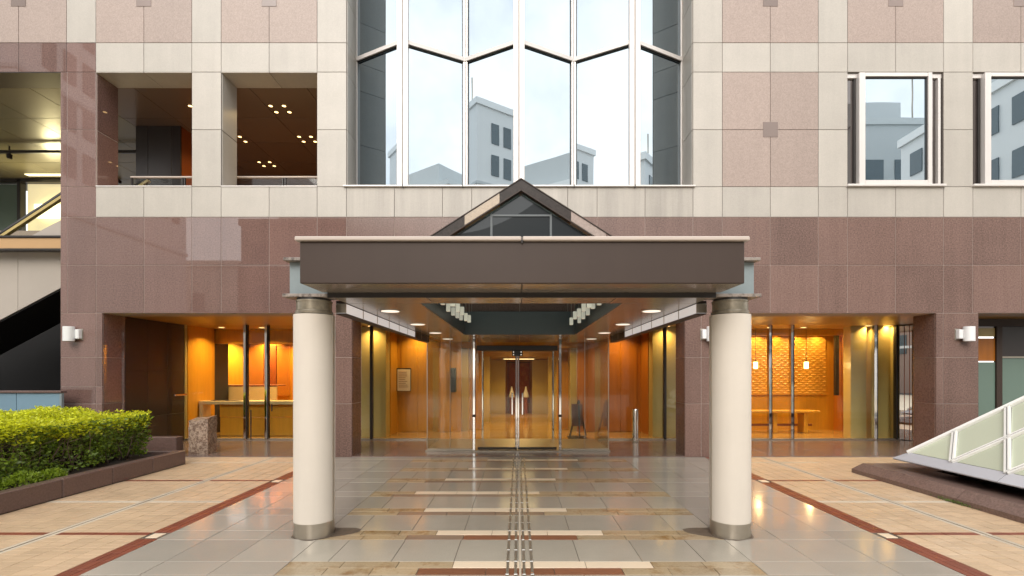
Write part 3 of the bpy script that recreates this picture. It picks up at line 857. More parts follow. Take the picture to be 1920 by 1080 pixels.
# ================================================================ ENTRANCE CANOPY
canopy = empty('entrance_canopy', (CX, 7.5, 0), 'brown metal entrance canopy with skylight gable, carried on two round white columns', 'canopy')
SOF, FB, FT = 2.61, 2.664, 3.066
FXL, FXR = -2.105, 2.188
def cp(name, *a, **k): return piece(name, *a[:6], a[6], canopy, *(a[7:]))
cp('fascia', FXL, FXR, 4.72, 4.76, FB, FT, 'bronze', .006)
cp('fascia_underside', FXL + .003, CX - .003, 4.762, 5.27, FB, FB + .03, 'bronze_soffit', .004)
cp('fascia_underside', CX + .003, FXR - .003, 4.762, 5.27, FB, FB + .03, 'bronze_soffit', .004)
cp('fascia_side', FXL, FXL + .03, 4.765, 10.40, FB + .032, FT, 'bronze', .004)
cp('fascia_side', FXR - .03, FXR, 4.765, 10.40, FB + .032, FT, 'bronze', .004)
cp('roof_cap', FXL - .035, CX - .006, 4.68, 5.0, FT + .002, FT + .043, 'cap_metal', .008)
cp('roof_cap', CX + .006, FXR + .035, 4.68, 5.0, FT + .002, FT + .043, 'cap_metal', .008)
cp('roof_cap_joint', CX - .006, CX + .006, 4.685, 5.0, FT - .02, FT + .040, 'dark_frame', .001)
# roof deck round the skylight
SKX0, SKX1, SKY0, SKY1 = CX - 1.17, CX + 1.17, 5.72, 10.38
for (a, e, y0, y1) in ((FXL + .04, FXR - .04, 5.0, SKY0), (FXL + .04, SKX0, SKY0, SKY1), (SKX1, FXR - .04, SKY0, SKY1)):
    MB().box(a, e, y0, y1, 2.98, 3.05).build('roof_deck', 'slate_metal', canopy)
# cross beam over the columns: web, flanges, stiffener
BX0, BX1 = -2.52, 2.607
cp('beam_web', BX0, BX1, 5.40, 5.43, 2.66, 3.02, 'beam_paint', .003)
cp('beam_flange', BX0 - .03, BX1 + .03, 5.31, 5.52, 3.02, 3.055, 'weathered', .004)
cp('beam_flange', BX0 - .03, BX1 + .03, 5.29, 5.54, 2.622, 2.658, 'weathered', .004)
# soffit of bronze panels, leaving the skylight well open
def soffit(x0, x1, y0, y1, nx, ny):
    for i in range(nx):
        for j in range(ny):
            a = x0 + (x1 - x0) * i / nx; e = x0 + (x1 - x0) * (i + 1) / nx
            b0 = y0 + (y1 - y0) * j / ny; b1 = y0 + (y1 - y0) * (j + 1) / ny
            piece('soffit_panel', a + .003, e - .003, b0 + .003, b1 - .003, SOF, SOF + .012, 'bronze_soffit', canopy, .002)
SX0, SX1 = CX - 2.04, CX + 2.04
soffit(SX0, SX1, 5.28, SKY0, 4, 1)
soffit(SX0, SKX0, SKY0, SKY1, 1, 3)
soffit(SKX1, SX1, SKY0, SKY1, 1, 3)
soffit(SX0, SX1, SKY1, G - .02, 4, 2)
piece('soffit_lip', FXL + .05, FXR - .05, 5.272, 5.279, SOF, FB + .02, 'dark_frame', canopy, .001)
# skylight well
for (a, e, y0, y1) in ((SKX0 - .02, SKX0, SKY0, SKY1), (SKX1, SKX1 + .02, SKY0, SKY1), (SKX0, SKX1, SKY0 - .02, SKY0), (SKX0, SKX1, SKY1, SKY1 + .02)):
    piece('well_side', a, e, y0, y1, SOF, 3.22 if y0 < SKY1 else 3.10, 'slate_metal', canopy, .002)
# skylight: two gable slopes of dark glass in a stone-edged frame
AZ, GY0 = 4.15, 6.0
GH = 1.32; SL = .636
gable = empty('skylight_gable', (0, 0, 0)); gable.parent = canopy; gable.location = Vector((CX, GY0, 3.2)) - wloc(canopy)
EZ = AZ - GH * SL
for sg in (-1, 1):
    xo = CX + sg * GH
    # rake edge in stones of changing colour, the tan one a painted reflection
    k = 0; cuts = [0, .28, .46, .78, 1.0] if sg > 0 else [0, .2, .52, 1.0]
    mats = ['dark_stone', 'dark_stone', 'pink_stone', 'granite'] if sg > 0 else ['dark_stone', 'tan_reflection', 'dark_stone']
    th = .118
    for t0, t1, mt in zip(cuts, cuts[1:], mats):
        xa, xb = CX + sg * GH * t0, CX + sg * GH * t1
        za, zb = AZ - GH * t0 * SL, AZ - GH * t1 * SL
        poly = [(xa, GY0 - .06, za), (xb, GY0 - .06, zb), (xb, GY0 - .06, zb - th), (xa, GY0 - .06, za - th)]
        MB().prism(poly, (0, -1, 0), .14).build('rake_edge', mt, gable, fix=True)
    MB().bar((CX, GY0 - .062, AZ - th - .012), (xo, GY0 - .062, EZ - th - .012), .014, .012).build('rake_trim', 'bronze', gable)
    MB().bar((CX, GY0 - .062, AZ + .008), (xo, GY0 - .062, EZ + .008), .02, .010).build('rake_trim', 'bronze', gable)
    # roof glazing bays
    for j in range(5):
        y0 = GY0 + .1 + j * .86; y1 = y0 + .84
        n = Vector((sg * SL, 0, 1)).normalized()
        poly = [(CX + sg * .02, y0, AZ - .04), (CX + sg * .02, y1, AZ - .04), (xo, y1, EZ - .04), (xo, y0, EZ - .04)]
        MB().prism(poly, n, .015).build('roof_pane', 'roof_glass', gable, fix=True)
        MB().bar((CX, y1 + .01, AZ - .035), (xo, y1 + .01, EZ - .035), .05, .06).build('roof_bar', 'slate_metal', gable)
    piece('eave_wall', min(xo, xo - sg * .06), max(xo, xo - sg * .06), GY0 + .09, SKY1, 3.05, EZ - .05, 'slate_metal', gable, .003)
piece('ridge', CX - .03, CX + .03, GY0 + .09, SKY1, AZ - .06, AZ + .01, 'slate_metal', gable, .005)
for (a, e) in ((-.98, -.37), (-.36, .0), (0.0, .36), (.37, .98)):
    def topz(x): return AZ - abs(x) * SL - .16
    poly = [(CX + a, GY0 + .02, 3.05), (CX + e, GY0 + .02, 3.05), (CX + e, GY0 + .02, topz(e)), (CX + a, GY0 + .02, topz(a))]
    MB().prism(poly, (0, -1, 0), .015).build('gable_pane', 'gable_glass', gable, fix=True)
for xx in (-.365, .365): piece('gable_bar', CX + xx - .014, CX + xx + .014, GY0 + .005, GY0 + .05, 3.05, AZ - .40, 'slate_metal', gable, .002)
piece('gable_bar', CX - .36, CX + .36, GY0 + .004, GY0 + .05, 3.72, 3.745, 'slate_metal', gable, .002)
# light strips along both sides of the soffit
for sg in (-1, 1):
    xi = CX + sg * 2.04; xo = CX + sg * 2.16
    a, e = sorted((xi, xo))
    piece('strip_tray', a, e, 5.70, 11.06, SOF - .005, SOF + .03, 'bronze', canopy, .002)
    y = 5.70; k = 0
    while y < 11.0:
        y1 = min(y + .64, 11.06)
        piece('strip_light', a + .004, e - .004, y + .012, y1 - .012, SOF - .115, SOF - .006, 'strip_glow' if k < 6 else 'bronze', canopy, .004)
        piece('strip_divider', a + .002, e - .002, y - .011, y + .011, SOF - .112, SOF - .006, 'steel', canopy, .001)
        y += .64; k += 1
    piece('strip_edge', a, e, 5.70, 11.06, SOF - .13, SOF - .117, 'bronze', canopy, .002)
    for yy in (6.40, 8.15, 9.90, 11.65):
        cx = CX + sg * 1.71
        MB().lathe(cx, yy, [(.12, SOF - .004), (.135, SOF - .006), (.135, SOF + .003)], 32).build('downlight_rim', 'steel', canopy)
        MB().lathe(cx, yy, [(.115, SOF - .009), (.116, SOF - .004)], 32).build('downlight', 'lamp_cool', canopy)
# columns
for cx in (-2.276, 2.372):
    c = empty('column', (0, 0, 0)); c.parent = canopy; c.location = Vector((cx, 5.47, 0)) - wloc(canopy)
    MB().lathe(cx, 5.47, [(.2165, .164), (.2165, 2.44)], 64).build('shaft', 'white_paint', c)
    MB().lathe(cx, 5.47, [(.2125, .0015), (.2125, .163)], 64).build('base_ring', 'steel', c)
    MB().lathe(cx, 5.47, [(.2, 2.448), (.2, 2.475), (.187, 2.49), (.187, 2.575), (.192, 2.58), (.192, 2.598)], 64).build('capital', 'capital', c)
    MB().lathe(cx, 5.47, [(.178, 2.598), (.178, 2.621)], 48).build('bearing_pad', 'dark_frame', c)
    piece('shaft_seam', cx + (.2165 - .003 if cx < 0 else -.2165 - .003), cx + (.2165 + .003 if cx < 0 else -.2165 + .003), 5.44, 5.46, .17, 2.43, 'steel', c, .001)
# crystal block pendants in the skylight well
for sg, side in ((-1, 'left'), (1, 'right')):
    ch = empty('crystal_chandelier', (CX + sg * .95, 7.2, 3.0), f'row of clear glass blocks hanging along the {side} side of the canopy skylight', 'chandelier', 'crystal chandeliers in the skylight')
    k = 0
    for xr in (.87, 1.03):
        for j in range(5):
            yy = 6.25 + j * .52 + (.2 if k % 2 else 0)
            xx = CX + sg * xr; dz = random.uniform(-.02, .03) + (xr - .88) * .35
            piece('glass_block', xx - .030, xx + .030, yy - .030, yy + .030, 2.635 + dz, 2.76 + dz, 'crystal', ch, .008)
            piece('rod', xx - .004, xx + .004, yy - .004, yy + .004, 2.76 + dz, 3.1, 'steel', ch, .001)
        k += 1
    piece('carrier', min(CX + sg * .86, CX + sg * 1.1), max(CX + sg * .86, CX + sg * 1.1), 6.2, 8.6, 3.1, 3.13, 'slate_metal', ch, .004)
    for yy in (6.3, 8.4):
        MB().bar((CX + sg * .98, yy, 3.13), (CX + sg * 1.168, yy, 3.13), .02, .02).build('bracket', 'slate_metal', ch)

# ================================================================ GLASS VESTIBULE
VX0, VX1, VY = CX - 2.10, CX + 2.02, 11.08
vest = empty('glass_vestibule', (CX, VY, 0), 'clear glass entrance vestibule with double door and chrome posts below the canopy', 'vestibule')
def vp(*a): return piece(a[0], *a[1:7], a[7], vest, *(a[8:]))
def vgx(x): return (x - 971) * VY / F
vp('plinth', VX0 - .03, VX1 + .03, VY - .04, G, .0145, .045, 'steel', .004)
for (a, e) in ((VX0, vgx(889)), (vgx(1052), VX1)): vp('side_light', a + .005, e - .03, VY, VY + .014, .046, SOF - .002, 'glass', .002)
for xx in (VX0, VX1 - .014):
    for (y0, y1) in ((VY + .02, VY + .98), (VY + .99, G - .02)): vp('side_pane', xx, xx + .014, y0, y1, .046, SOF - .002, 'glass', .002)
for xx in (889, 1050):
    vp('post', vgx(xx) - .032, vgx(xx) + .032, VY - .05, VY + .05, .046, SOF - .002, 'chrome', .01)
    vp('post_fitting', vgx(xx) - .036, vgx(xx) + .036, VY - .056, VY + .056, .80, .86, 'dark_frame', .004)
vp('door_header', vgx(889) + .05, vgx(1050) - .05, VY - .02, VY + .16, 2.30, 2.42, 'dark_frame', .01)
vp('transom_pane', vgx(889) + .05, vgx(1050) - .05, VY, VY + .014, 2.425, SOF - .002, 'glass', .002)
for sg in (-1, 1):
    mid = vgx(970)
    outer = vgx(895) if sg < 0 else vgx(1044)
    a, e = sorted((mid + sg * .008, outer))
    d = vp('door', a, e, VY + .03, VY + .044, .10, 2.28, 'glass', .002)
    for nm, xa, xb, z0, z1, mt in (('stile', *sorted((mid + sg * .004, mid + sg * .045)), .055, 2.29, 'chrome'),
                                   ('bottom_rail', a + .002, e - .002, .055, .11, 'dark_frame'),
                                   ('pull', *sorted((mid + sg * .10, mid + sg * .135)), .85, 1.35, 'chrome')):
        yy = VY - .02 if nm == 'pull' else VY + .012
        piece(nm, xa, xb, yy, yy + (.03 if nm == 'pull' else .05), z0, z1, mt, d, .006)
    # inner doors at the far side of the vestibule
    o2 = (905 if sg < 0 else 1037)
    xo = gx(o2)
    a, e = sorted((CX + sg * .25, xo))
    vp('inner_door', a, e, G, G + .014, .06, 2.35, 'glass', .002)
    vp('inner_post', xo - .025, xo + .025, G - .05, G + .05, .03, 2.42, 'chrome', .01)
    a, e = sorted((xo + sg * .045, CX + sg * 2.05))
    vp('inner_side_light', a, e, G, G + .014, .06, 2.6, 'glass', .002)
vp('inner_header', gx(903), gx(1039), G - .08, G + .08, 2.37, 2.50, 'dark_frame', .008)
for xx in (VX0 - .004, VX1 - .014):
    vp('edge_trim', xx, xx + .018, VY - .006, VY + .018, .046, SOF - .003, 'steel', .003)
for (a, e) in ((VX0 + .02, vgx(889) - .04), (vgx(1050) + .04, VX1 - .02)):
    vp('base_rail', a, e, VY - .012, VY + .026, .0455, .085, 'steel', .004)
    vp('pane_joint', (a + e) / 2 - .006, (a + e) / 2 + .006, VY - .004, VY + .018, .086, SOF - .003, 'steel', .002)
vp('door_closer', vgx(960), vgx(980), VY - .03, VY + .1, 2.18, 2.30, 'dark_frame', .01)
for sx in (-1, 1):
    for zz in (2.20, 2.26): vp('closer_lamp', vgx(970) + sx * .085 - .01, vgx(970) + sx * .085 + .01, VY - .045, VY - .03, zz, zz + .02, 'lamp_cool', .003)

# ================================================================ THINGS OUTSIDE
def wall_lamp(px, label):
    x = fx(px); z = fz(627)
    o = empty('wall_lamp', (x, FY, z), label, 'wall lamp', 'cylinder wall lamps on the granite piers')
    r = .10
    side = 1 if px < 971 else -1
    MB().lathe(x, FY - .125, [(r - .006, z - .155), (r, z - .149), (r, z + .149), (r - .006, z + .155)], 32).build('lamp_body', 'lamp_white', o)
    MB().lathe(x, FY - .125, [(r - .012, z - .158), (r - .012, z - .150)], 32).build('lens', 'cap_metal', o)
    piece('arm', x + side * .135 - .045, x + side * .135 + .045, FY - .10, FY - .006, z - .10, z + .10, 'lamp_white', o, .01)
    a, e = sorted((x, x + side * .15))
    piece('neck', a, e, FY - .09, FY - .05, z - .08, z + .08, 'lamp_white', o, .006)
    piece('back_plate', x + side * .135 - .06, x + side * .135 + .06, FY - .008, FY - .001, z - .12, z + .12, 'steel', o, .003)
wall_lamp(139, 'white cylinder wall lamp on the leftmost granite pier above the hedge')
wall_lamp(612, 'white cylinder wall lamp hidden behind the left white column')
wall_lamp(1330, 'white cylinder wall lamp peeking out left of the right white column')
wall_lamp(1807, 'white cylinder wall lamp on the right pier above the glass pyramid')

# planter, soil, hedge
planter = empty('stone_planter', (-8, 7, 0), 'long low planter of dark brown granite blocks holding the hedge', 'planter')
y = 9.65
PH = .275; PX = -6.55
while y > 2.5:
    y0 = y - .87
    piece('planter_block', PX - .16, PX, y0 + .004, y - .004, 0.0, PH + random.uniform(-.003, .003), 'planter_stone', planter, .012)
    y = y0
x = PX - .165
while x > -12:
    piece('planter_block', x - .87 + .004, x - .004, 9.49, 9.65, 0.0, PH, 'planter_stone', planter, .012); x -= .87
nxs = 40
verts = []; faces = []
for j in range(61):
    for i in range(nxs):
        xx = -12 + (PX - .165 + 12) * i / (nxs - 1); yy = 2.6 + 6.885 * j / 60
        verts.append((xx, yy, .20 + .03 * math.sin(xx * 7.1 + yy * 3.3) * math.sin(yy * 5.7) + random.uniform(-.012, .012)))
for j in range(60):
    for i in range(nxs - 1):
        a = j * nxs + i; faces.append((a, a + 1, a + 1 + nxs, a + nxs))
MB().add(verts, faces, True).build('soil', 'soil', planter)
bp = empty('low_granite_wall', (-8.3, 10.6, 0), 'short low granite wall behind the hedge beside the left shop window', 'wall')
for (a, e) in ((-9.1, -8.25), (-8.25, -7.42)): piece('wall_block', a + .004, e - .004, 10.62, 10.85, .014, .40, 'planter_stone', bp, .012)

def leaves(n, sampler, lmin, lmax, wratio, flat=False):
    p, nrm = sampler(n)
    n = len(p)
    d = nrm * rng.uniform(.2, 1.0, (n, 1)) + rng.normal(0, .75, (n, 3)) + np.array([0, 0, .35])
    if flat: d = rng.normal(0, 1, (n, 3)) * np.array([1, 1, .45]) + np.array([0, 0, .25])
    d /= np.linalg.norm(d, axis=1)[:, None]
    r = rng.normal(0, 1, (n, 3)); s = np.cross(d, nrm + .35 * r if flat else r); s /= np.linalg.norm(s, axis=1)[:, None]
    u = np.cross(s, d)
    L = rng.uniform(lmin, lmax, (n, 1)); W = L * wratio
    v = np.stack([p, p + d * L * .5 + s * W * .5 + u * L * .06, p + d * L + u * L * -.06, p + d * L * .5 - s * W * .5 + u * L * .06], 1).reshape(-1, 3)
    return v, n
def leaf_mesh(name, v, n, mat, parent):
    me = bpy.data.meshes.new(name)
    o0 = np.array(wloc(parent)); v = v - o0
    me.vertices.add(len(v)); me.vertices.foreach_set('co', v.ravel())
    me.loops.add(4 * n); me.loops.foreach_set('vertex_index', np.arange(4 * n))
    me.polygons.add(n); me.polygons.foreach_set('loop_start', np.arange(n) * 4); me.polygons.foreach_set('loop_total', np.full(n, 4))
    me.update(calc_edges=True); me.materials.append(M[mat])
    return link_mesh(name, me, parent)
HX0, HX1, HY0, HY1, HZ = -9.7, -6.98, 3.2, 9.32, 1.10
def lumps(x, y): return .045 * np.sin(x * 3.1 + y * 1.7) + .04 * np.sin(y * 4.3 - x * 2.2) + .03 * np.sin(x * 8 + 1) * np.sin(y * 7.3)
def hedge_top(n):
    x = rng.uniform(HX0, HX1, n); y = rng.uniform(HY0, HY1, n)
    e = np.minimum(HX1 - x, HY1 - y)
    rnd = .12 * np.exp(-np.maximum(e, 0) / .10)
    z = HZ + lumps(x, y) - rnd - rng.uniform(0, .12, n) ** 1.0 - .012 * (HY1 - y)
    return np.stack([x, y, z], 1), np.tile([0, 0, 1.0], (n, 1))
def hedge_side(zlo, zhi):
    def f(n):
        n1 = int(n * .75); n2 = n - n1
        y = rng.uniform(HY0, HY1, n1); z = zlo + (zhi - zlo) * rng.uniform(0, 1, n1)
        gap = np.sin(y * 5.1 + z * 6) * np.sin(y * 2.3 - z * 4.4 + 1)
        x = HX1 + lumps(z * 2.1, y) * 1.3 - .18 * (1 - (z - .25) / .85) * (.6 + .4 * np.sin(y * 3.7)) - rng.uniform(0, .16, n1)
        keep = (rng.uniform(0, 1, n1) > .25 + .45 * gap) | (z > .95)
        a = np.stack([x, y, z], 1)[keep]; na = np.tile([1.0, -.1, .25], (len(a), 1))
        x = rng.uniform(HX0, HX1, n2); z = zlo + (zhi - zlo) * rng.uniform(0, 1, n2)
        y2 = HY1 + lumps(x, z * 2) - rng.uniform(0, .12, n2)
        b = np.stack([x, y2, z], 1); nb = np.tile([0, 1.0, .25], (n2, 1))
        return np.concatenate([a, b]), np.concatenate([na, nb])
    return f
hedge = empty('clipped_hedge', (-8.3, 7.0, .2), 'dense clipped hedge with bright yellow green top growing in the planter', 'hedge')
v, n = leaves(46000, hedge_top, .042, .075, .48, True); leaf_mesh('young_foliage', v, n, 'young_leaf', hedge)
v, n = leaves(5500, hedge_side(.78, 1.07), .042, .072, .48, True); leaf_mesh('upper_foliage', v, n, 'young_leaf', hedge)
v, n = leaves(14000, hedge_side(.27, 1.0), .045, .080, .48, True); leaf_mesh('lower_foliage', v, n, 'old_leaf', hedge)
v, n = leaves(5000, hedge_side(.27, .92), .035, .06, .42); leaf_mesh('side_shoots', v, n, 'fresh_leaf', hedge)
mb = MB()
for i in range(150):
    y = random.uniform(HY0, HY1 - .1); x = random.uniform(HX1 - .5, HX1 - .18)
    p = [Vector((x, y, .2))]
    for k in range(4): p.append(p[-1] + Vector((random.uniform(-.03, .09), random.uniform(-.12, .12), random.uniform(.12, .22))))
    mb.tube(p, [.011, .009, .007, .005, .003], 5)
    for k in (1, 2, 3):
        q = p[k]; mb.tube([q, q + Vector((random.uniform(.02, .16), random.uniform(-.15, .15), random.uniform(.02, .14)))], [.005, .002], 4)
mb.build('branches', 'twig', hedge)
MB().box(HX0 + .1, HX1 - .55, HY0 + .1, HY1 - .3, .2, HZ - .32, .1).build('inner_shade_hull', 'soil', hedge)  # dark hull added, shade inside the hedge put into its colour
# low fresh green plants at the foot of the hedge
for i, (xx, yy, rr, lab) in enumerate(((-6.86, 6.75, .20, 'low bright green plant spilling at the planter corner by the picture edge'),
                                       (-6.84, 7.15, .16, 'small bright green plant at the hedge foot near the planter rim'))):
    pl = empty('low_plant', (xx, yy, .2), lab, 'plant', 'low plants under the hedge')
    def samp(n, xx=xx, yy=yy, rr=rr):
        a = rng.uniform(0, 2 * math.pi, n); r = rr * np.sqrt(rng.uniform(0, 1, n))
        z = .22 + (rr * 1.0) * np.sqrt(np.maximum(0, 1 - (r / rr) ** 2)) * rng.uniform(.5, 1, n)
        return np.stack([xx + r * np.cos(a) * .7, yy + r * np.sin(a) * 1.5, z], 1), np.stack([np.cos(a), np.sin(a), np.full(n, .8)], 1)
    v, n = leaves(900, samp, .03, .055, .5); leaf_mesh('foliage', v, n, 'fresh_leaf', pl)
    mb = MB()
    for k in range(7): mb.tube([(xx, yy, .19), (xx + random.uniform(-.1, .1), yy + random.uniform(-.2, .2), .2 + rr * .8)], [.006, .003], 5)
    mb.build('stem', 'twig', pl)

# rough stone post with slanted top
px0, px1, py0, py1 = -7.22, -6.80, 10.72, 11.05
sp = MB()
vs = []; segs = 8
for k in range(segs + 1):
    t = k / segs
    for (a, b_) in ((px0, py0), ((px0 + px1) / 2, py0 - .02), (px1, py0), (px1, py1), ((px0 + px1) / 2, py1), (px0, py1)):
        cx_, cy_ = (px0 + px1) / 2, (py0 + py1) / 2
        w = 1.0 + random.uniform(-.035, .035)
        zt = .80 + (.05 if a == px1 else 0) - (.0 if b_ > cy_ else .05)
        vs.append((cx_ + (a - cx_) * w, cy_ + (b_ - cy_) * w, .014 + (zt - .014) * t))
fs = []
for k in range(segs):
    for i in range(6):
        j = (i + 1) % 6; fs.append((k * 6 + i, k * 6 + j, (k + 1) * 6 + j, (k + 1) * 6 + i))
fs += [tuple(reversed(range(6))), tuple(segs * 6 + i for i in range(6))]
sp.add(vs, fs)
post = sp.build('stone_post', 'rough_stone'); tag(post, 'short rough hewn brown stone post with slanted top before the left window', 'stone post')

# blue glazed parapet at the left
par = empty('blue_parapet', (-10.5, 10.1, 0), 'low blue glazed parapet with dark cap at the left picture edge', 'parapet')
zt = EYE - 38 * 10.1 / F
for (a, e) in ((-13.0, -12.01), (-12.0, -11.01), (-11.0, -10.36), (-10.35, -9.46)): piece('blue_pane', a, e, 10.1, 10.13, .02, zt, 'blue_panel', par, .003)
piece('parapet_cap', -13.0, -9.40, 10.06, 10.2, zt + .002, zt + .05, 'planter_stone', par, .008)
piece('end_post', -9.455, -9.41, 10.085, 10.145, .02, zt, 'beam_paint', par, .004)

# glass pyramid skylight on the right, standing in a granite kerb
AX, AY, AZ0 = 6.5, 8.14, .46
MOD, NM = .83, 6
SIZE = MOD * NM
pyr = empty('glass_pyramid', (AX + SIZE / 2, AY - SIZE / 2, .1), 'low glass pyramid skylight with diamond panes and white bars at the right edge', 'skylight')
apex = Vector((AX + SIZE / 2, AY - SIZE / 2, AZ0 + SIZE / 2))
corners = [Vector((AX, AY, AZ0)), Vector((AX, AY - SIZE, AZ0)), Vector((AX + SIZE, AY - SIZE, AZ0)), Vector((AX + SIZE, AY, AZ0))]
for k in range(4):
    c0, c1 = corners[k], corners[(k + 1) % 4]
    e = (c1 - c0).normalized(); up = (apex - (c0 + c1) / 2) / (NM / 2)      # one step v
    nrm = e.cross(up).normalized()
    if nrm.z < 0: nrm = -nrm
    def pt(u, v): return c0 + e * (u * MOD) + up * v
    def pane(poly):
        cen = sum(poly, Vector()) / len(poly)
        pin = [cen + (p - cen) * (1 - .055 / max((p - cen).length, .2)) for p in poly]
        MB().prism(pin, nrm, .02).build('pane', 'pyramid_glass', pyr, fix=True)
    MB().prism([c0 - nrm * .03, c1 - nrm * .03, apex - nrm * .03], nrm, .02).build('liner', 'dark_frame', pyr, fix=True)
    for i in range(NM): pane([pt(i, 0), pt(i + 1, 0), pt(i + .5, .5)])
    for lev in range(1, NM):
        for i in range(NM - lev):
            u = i + (lev + 1) / 2; v = lev / 2
            pane([pt(u, v - .5), pt(u + .5, v), pt(u, v + .5), pt(u - .5, v)])
    segs = []
    for i in range(NM + 1):
        if i > 0: segs.append((pt(i, 0), pt(i / 2, i / 2)))          # leaning one way
        if i < NM: segs.append((pt(i, 0), pt((i + NM) / 2, (NM - i) / 2)))
    for (a, b_) in segs:
        a = Vector(a); b_ = Vector(b_)
        d = (b_ - a).normalized(); sd = d.cross(nrm).normalized()
        for s_ in (-1, 1):
            o_ = sd * (.021 * s_) + nrm * .012
            MB().bar(a + o_, b_ + o_, .024, .05, nrm).build('glazing_bar', 'bar_white', pyr)
        MB().bar(a + nrm * .004, b_ + nrm * .004, .02, .03, nrm).build('bar_groove', 'dark_frame', pyr)
    # sloping metal rim under the glass
    out = Vector((nrm.x, nrm.y, 0)).normalized(); ov = .15
    def rim(q, t0, zz):                      # mitred corner offset
        return q
    p0, p1 = c0.copy(), c1.copy()
    a0 = p0 + out * ov - e * ov; a1 = p1 + out * ov + e * ov
    b0 = p0 - out * .0; b1 = p1
    lo = Vector((0, 0, -.10))
    for t in range(3):
        q0, q1 = b0.lerp(b1, t / 3) + e * (.004 if t else 0), b0.lerp(b1, (t + 1) / 3) - e * (.004 if t < 2 else 0)
        r0, r1 = (a0 if t == 0 else q0 + out * ov), (a1 if t == 2 else q1 + out * ov)
        MB().add([q0 + Vector((0, 0, .015)), q1 + Vector((0, 0, .015)), r1 + lo, r0 + lo, q0 + Vector((0, 0, -.06)), q1 + Vector((0, 0, -.06)), r1 + lo * 1.15, r0 + lo * 1.15],
                 [(0, 1, 2, 3), (7, 6, 5, 4), (0, 4, 5, 1), (3, 2, 6, 7), (0, 3, 7, 4), (1, 5, 6, 2)]).build('rim', 'rim_metal', pyr, fix=True)
    i0, i1 = p0 - out * .45 + e * .45, p1 - out * .45 - e * .45
    MB().add([a0 + lo * 1.2, a1 + lo * 1.2, i1 + Vector((0, 0, -.26)), i0 + Vector((0, 0, -.26)), i1 + Vector((0, 0, -.42)), i0 + Vector((0, 0, -.42))],
             [(0, 1, 2, 3), (3, 2, 4, 5)]).build('rim_underside', 'dark_wall', pyr, fix=False)
kerb = empty('granite_kerb', (9, 5.9, 0), 'low brown granite kerb running round the foot of the glass pyramid', 'kerb')
KX, KY = 6.03, 8.84
def kerb_block(x0, x1, y0, y1, sx, sy):
    # chamfered outer face on the side named by sx / sy
    z = .19; c = .12
    top = [(x0 + (c if sx < 0 else 0), y0, z), (x1, y0, z), (x1, y1 - (c if sy > 0 else 0), z), (x0 + (c if sx < 0 else 0), y1 - (c if sy > 0 else 0), z)]
    lip = [(x0, y0, .07), (x1, y0, .07), (x1, y1, .07), (x0, y1, .07)]
    bot = [(x0, y0, -.01), (x1, y0, -.01), (x1, y1, -.01), (x0, y1, -.01)]
    MB().add(top + lip + bot, [(0, 1, 2, 3), (4, 5, 1, 0), (5, 6, 2, 1), (6, 7, 3, 2), (7, 4, 0, 3), (8, 9, 5, 4), (9, 10, 6, 5), (10, 11, 7, 6), (11, 8, 4, 7)]).build('kerb_block', 'kerb_stone', kerb, fix=True)
y = KY; first = True
while y > 2.5:
    kerb_block(KX, KX + .80, y - 1.06 + .003, y - .003, -1, 1 if first else 0); first = False
    y -= 1.06
x = KX + .806
while x < 12.5:
    kerb_block(x, x + 1.05, KY - .80, KY - .003, 0, 1); x += 1.056
MB().box(KX + .80, 12.5, 2.5, KY - .80, 0, .06).build('kerb_bed', 'dark_wall', kerb)
v, n = leaves(420, lambda n: (np.stack([KX - .01 + rng.uniform(-.02, .05, n), rng.normal(6.75, .16, n), rng.uniform(.0, .03, n)], 1), np.tile([0, 0, 1.0], (n, 1))), .012, .03, .5)
leaf_mesh('moss', v, n, 'moss', kerb)

# chrome umbrella stand before the right lobby glass
us = empty('umbrella_stand', ((1191 - 971) * 12.7 / F, 12.7, .014), 'slim chrome cylinder bin standing right of the glass vestibule', 'bin')
ux = us.location.x
MB().lathe(ux, 12.7, [(.085, .0145), (.085, .84), (.078, .86), (.070, .86), (.070, .80)], 32, cap=False).build('bin_body', 'chrome', us)
MB().lathe(ux, 12.7, [(.09, .0145), (.09, .05)], 32).build('bin_foot', 'steel', us)
MB().lathe(ux, 12.7, [(.069, .70), (.069, .71)], 32).build('bin_insert', 'dark_frame', us)

# dark dirt washed out from the feet of the columns
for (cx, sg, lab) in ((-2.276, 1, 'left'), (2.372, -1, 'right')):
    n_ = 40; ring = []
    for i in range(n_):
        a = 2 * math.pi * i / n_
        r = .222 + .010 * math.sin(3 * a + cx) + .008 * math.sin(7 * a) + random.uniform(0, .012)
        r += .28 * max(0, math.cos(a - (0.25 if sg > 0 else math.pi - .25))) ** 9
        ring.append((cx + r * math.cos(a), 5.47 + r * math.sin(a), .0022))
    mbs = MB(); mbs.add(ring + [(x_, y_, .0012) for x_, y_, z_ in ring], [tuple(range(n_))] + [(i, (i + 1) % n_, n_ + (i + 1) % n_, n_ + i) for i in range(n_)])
    mbs.build('dirt_patch', 'grime', pave)

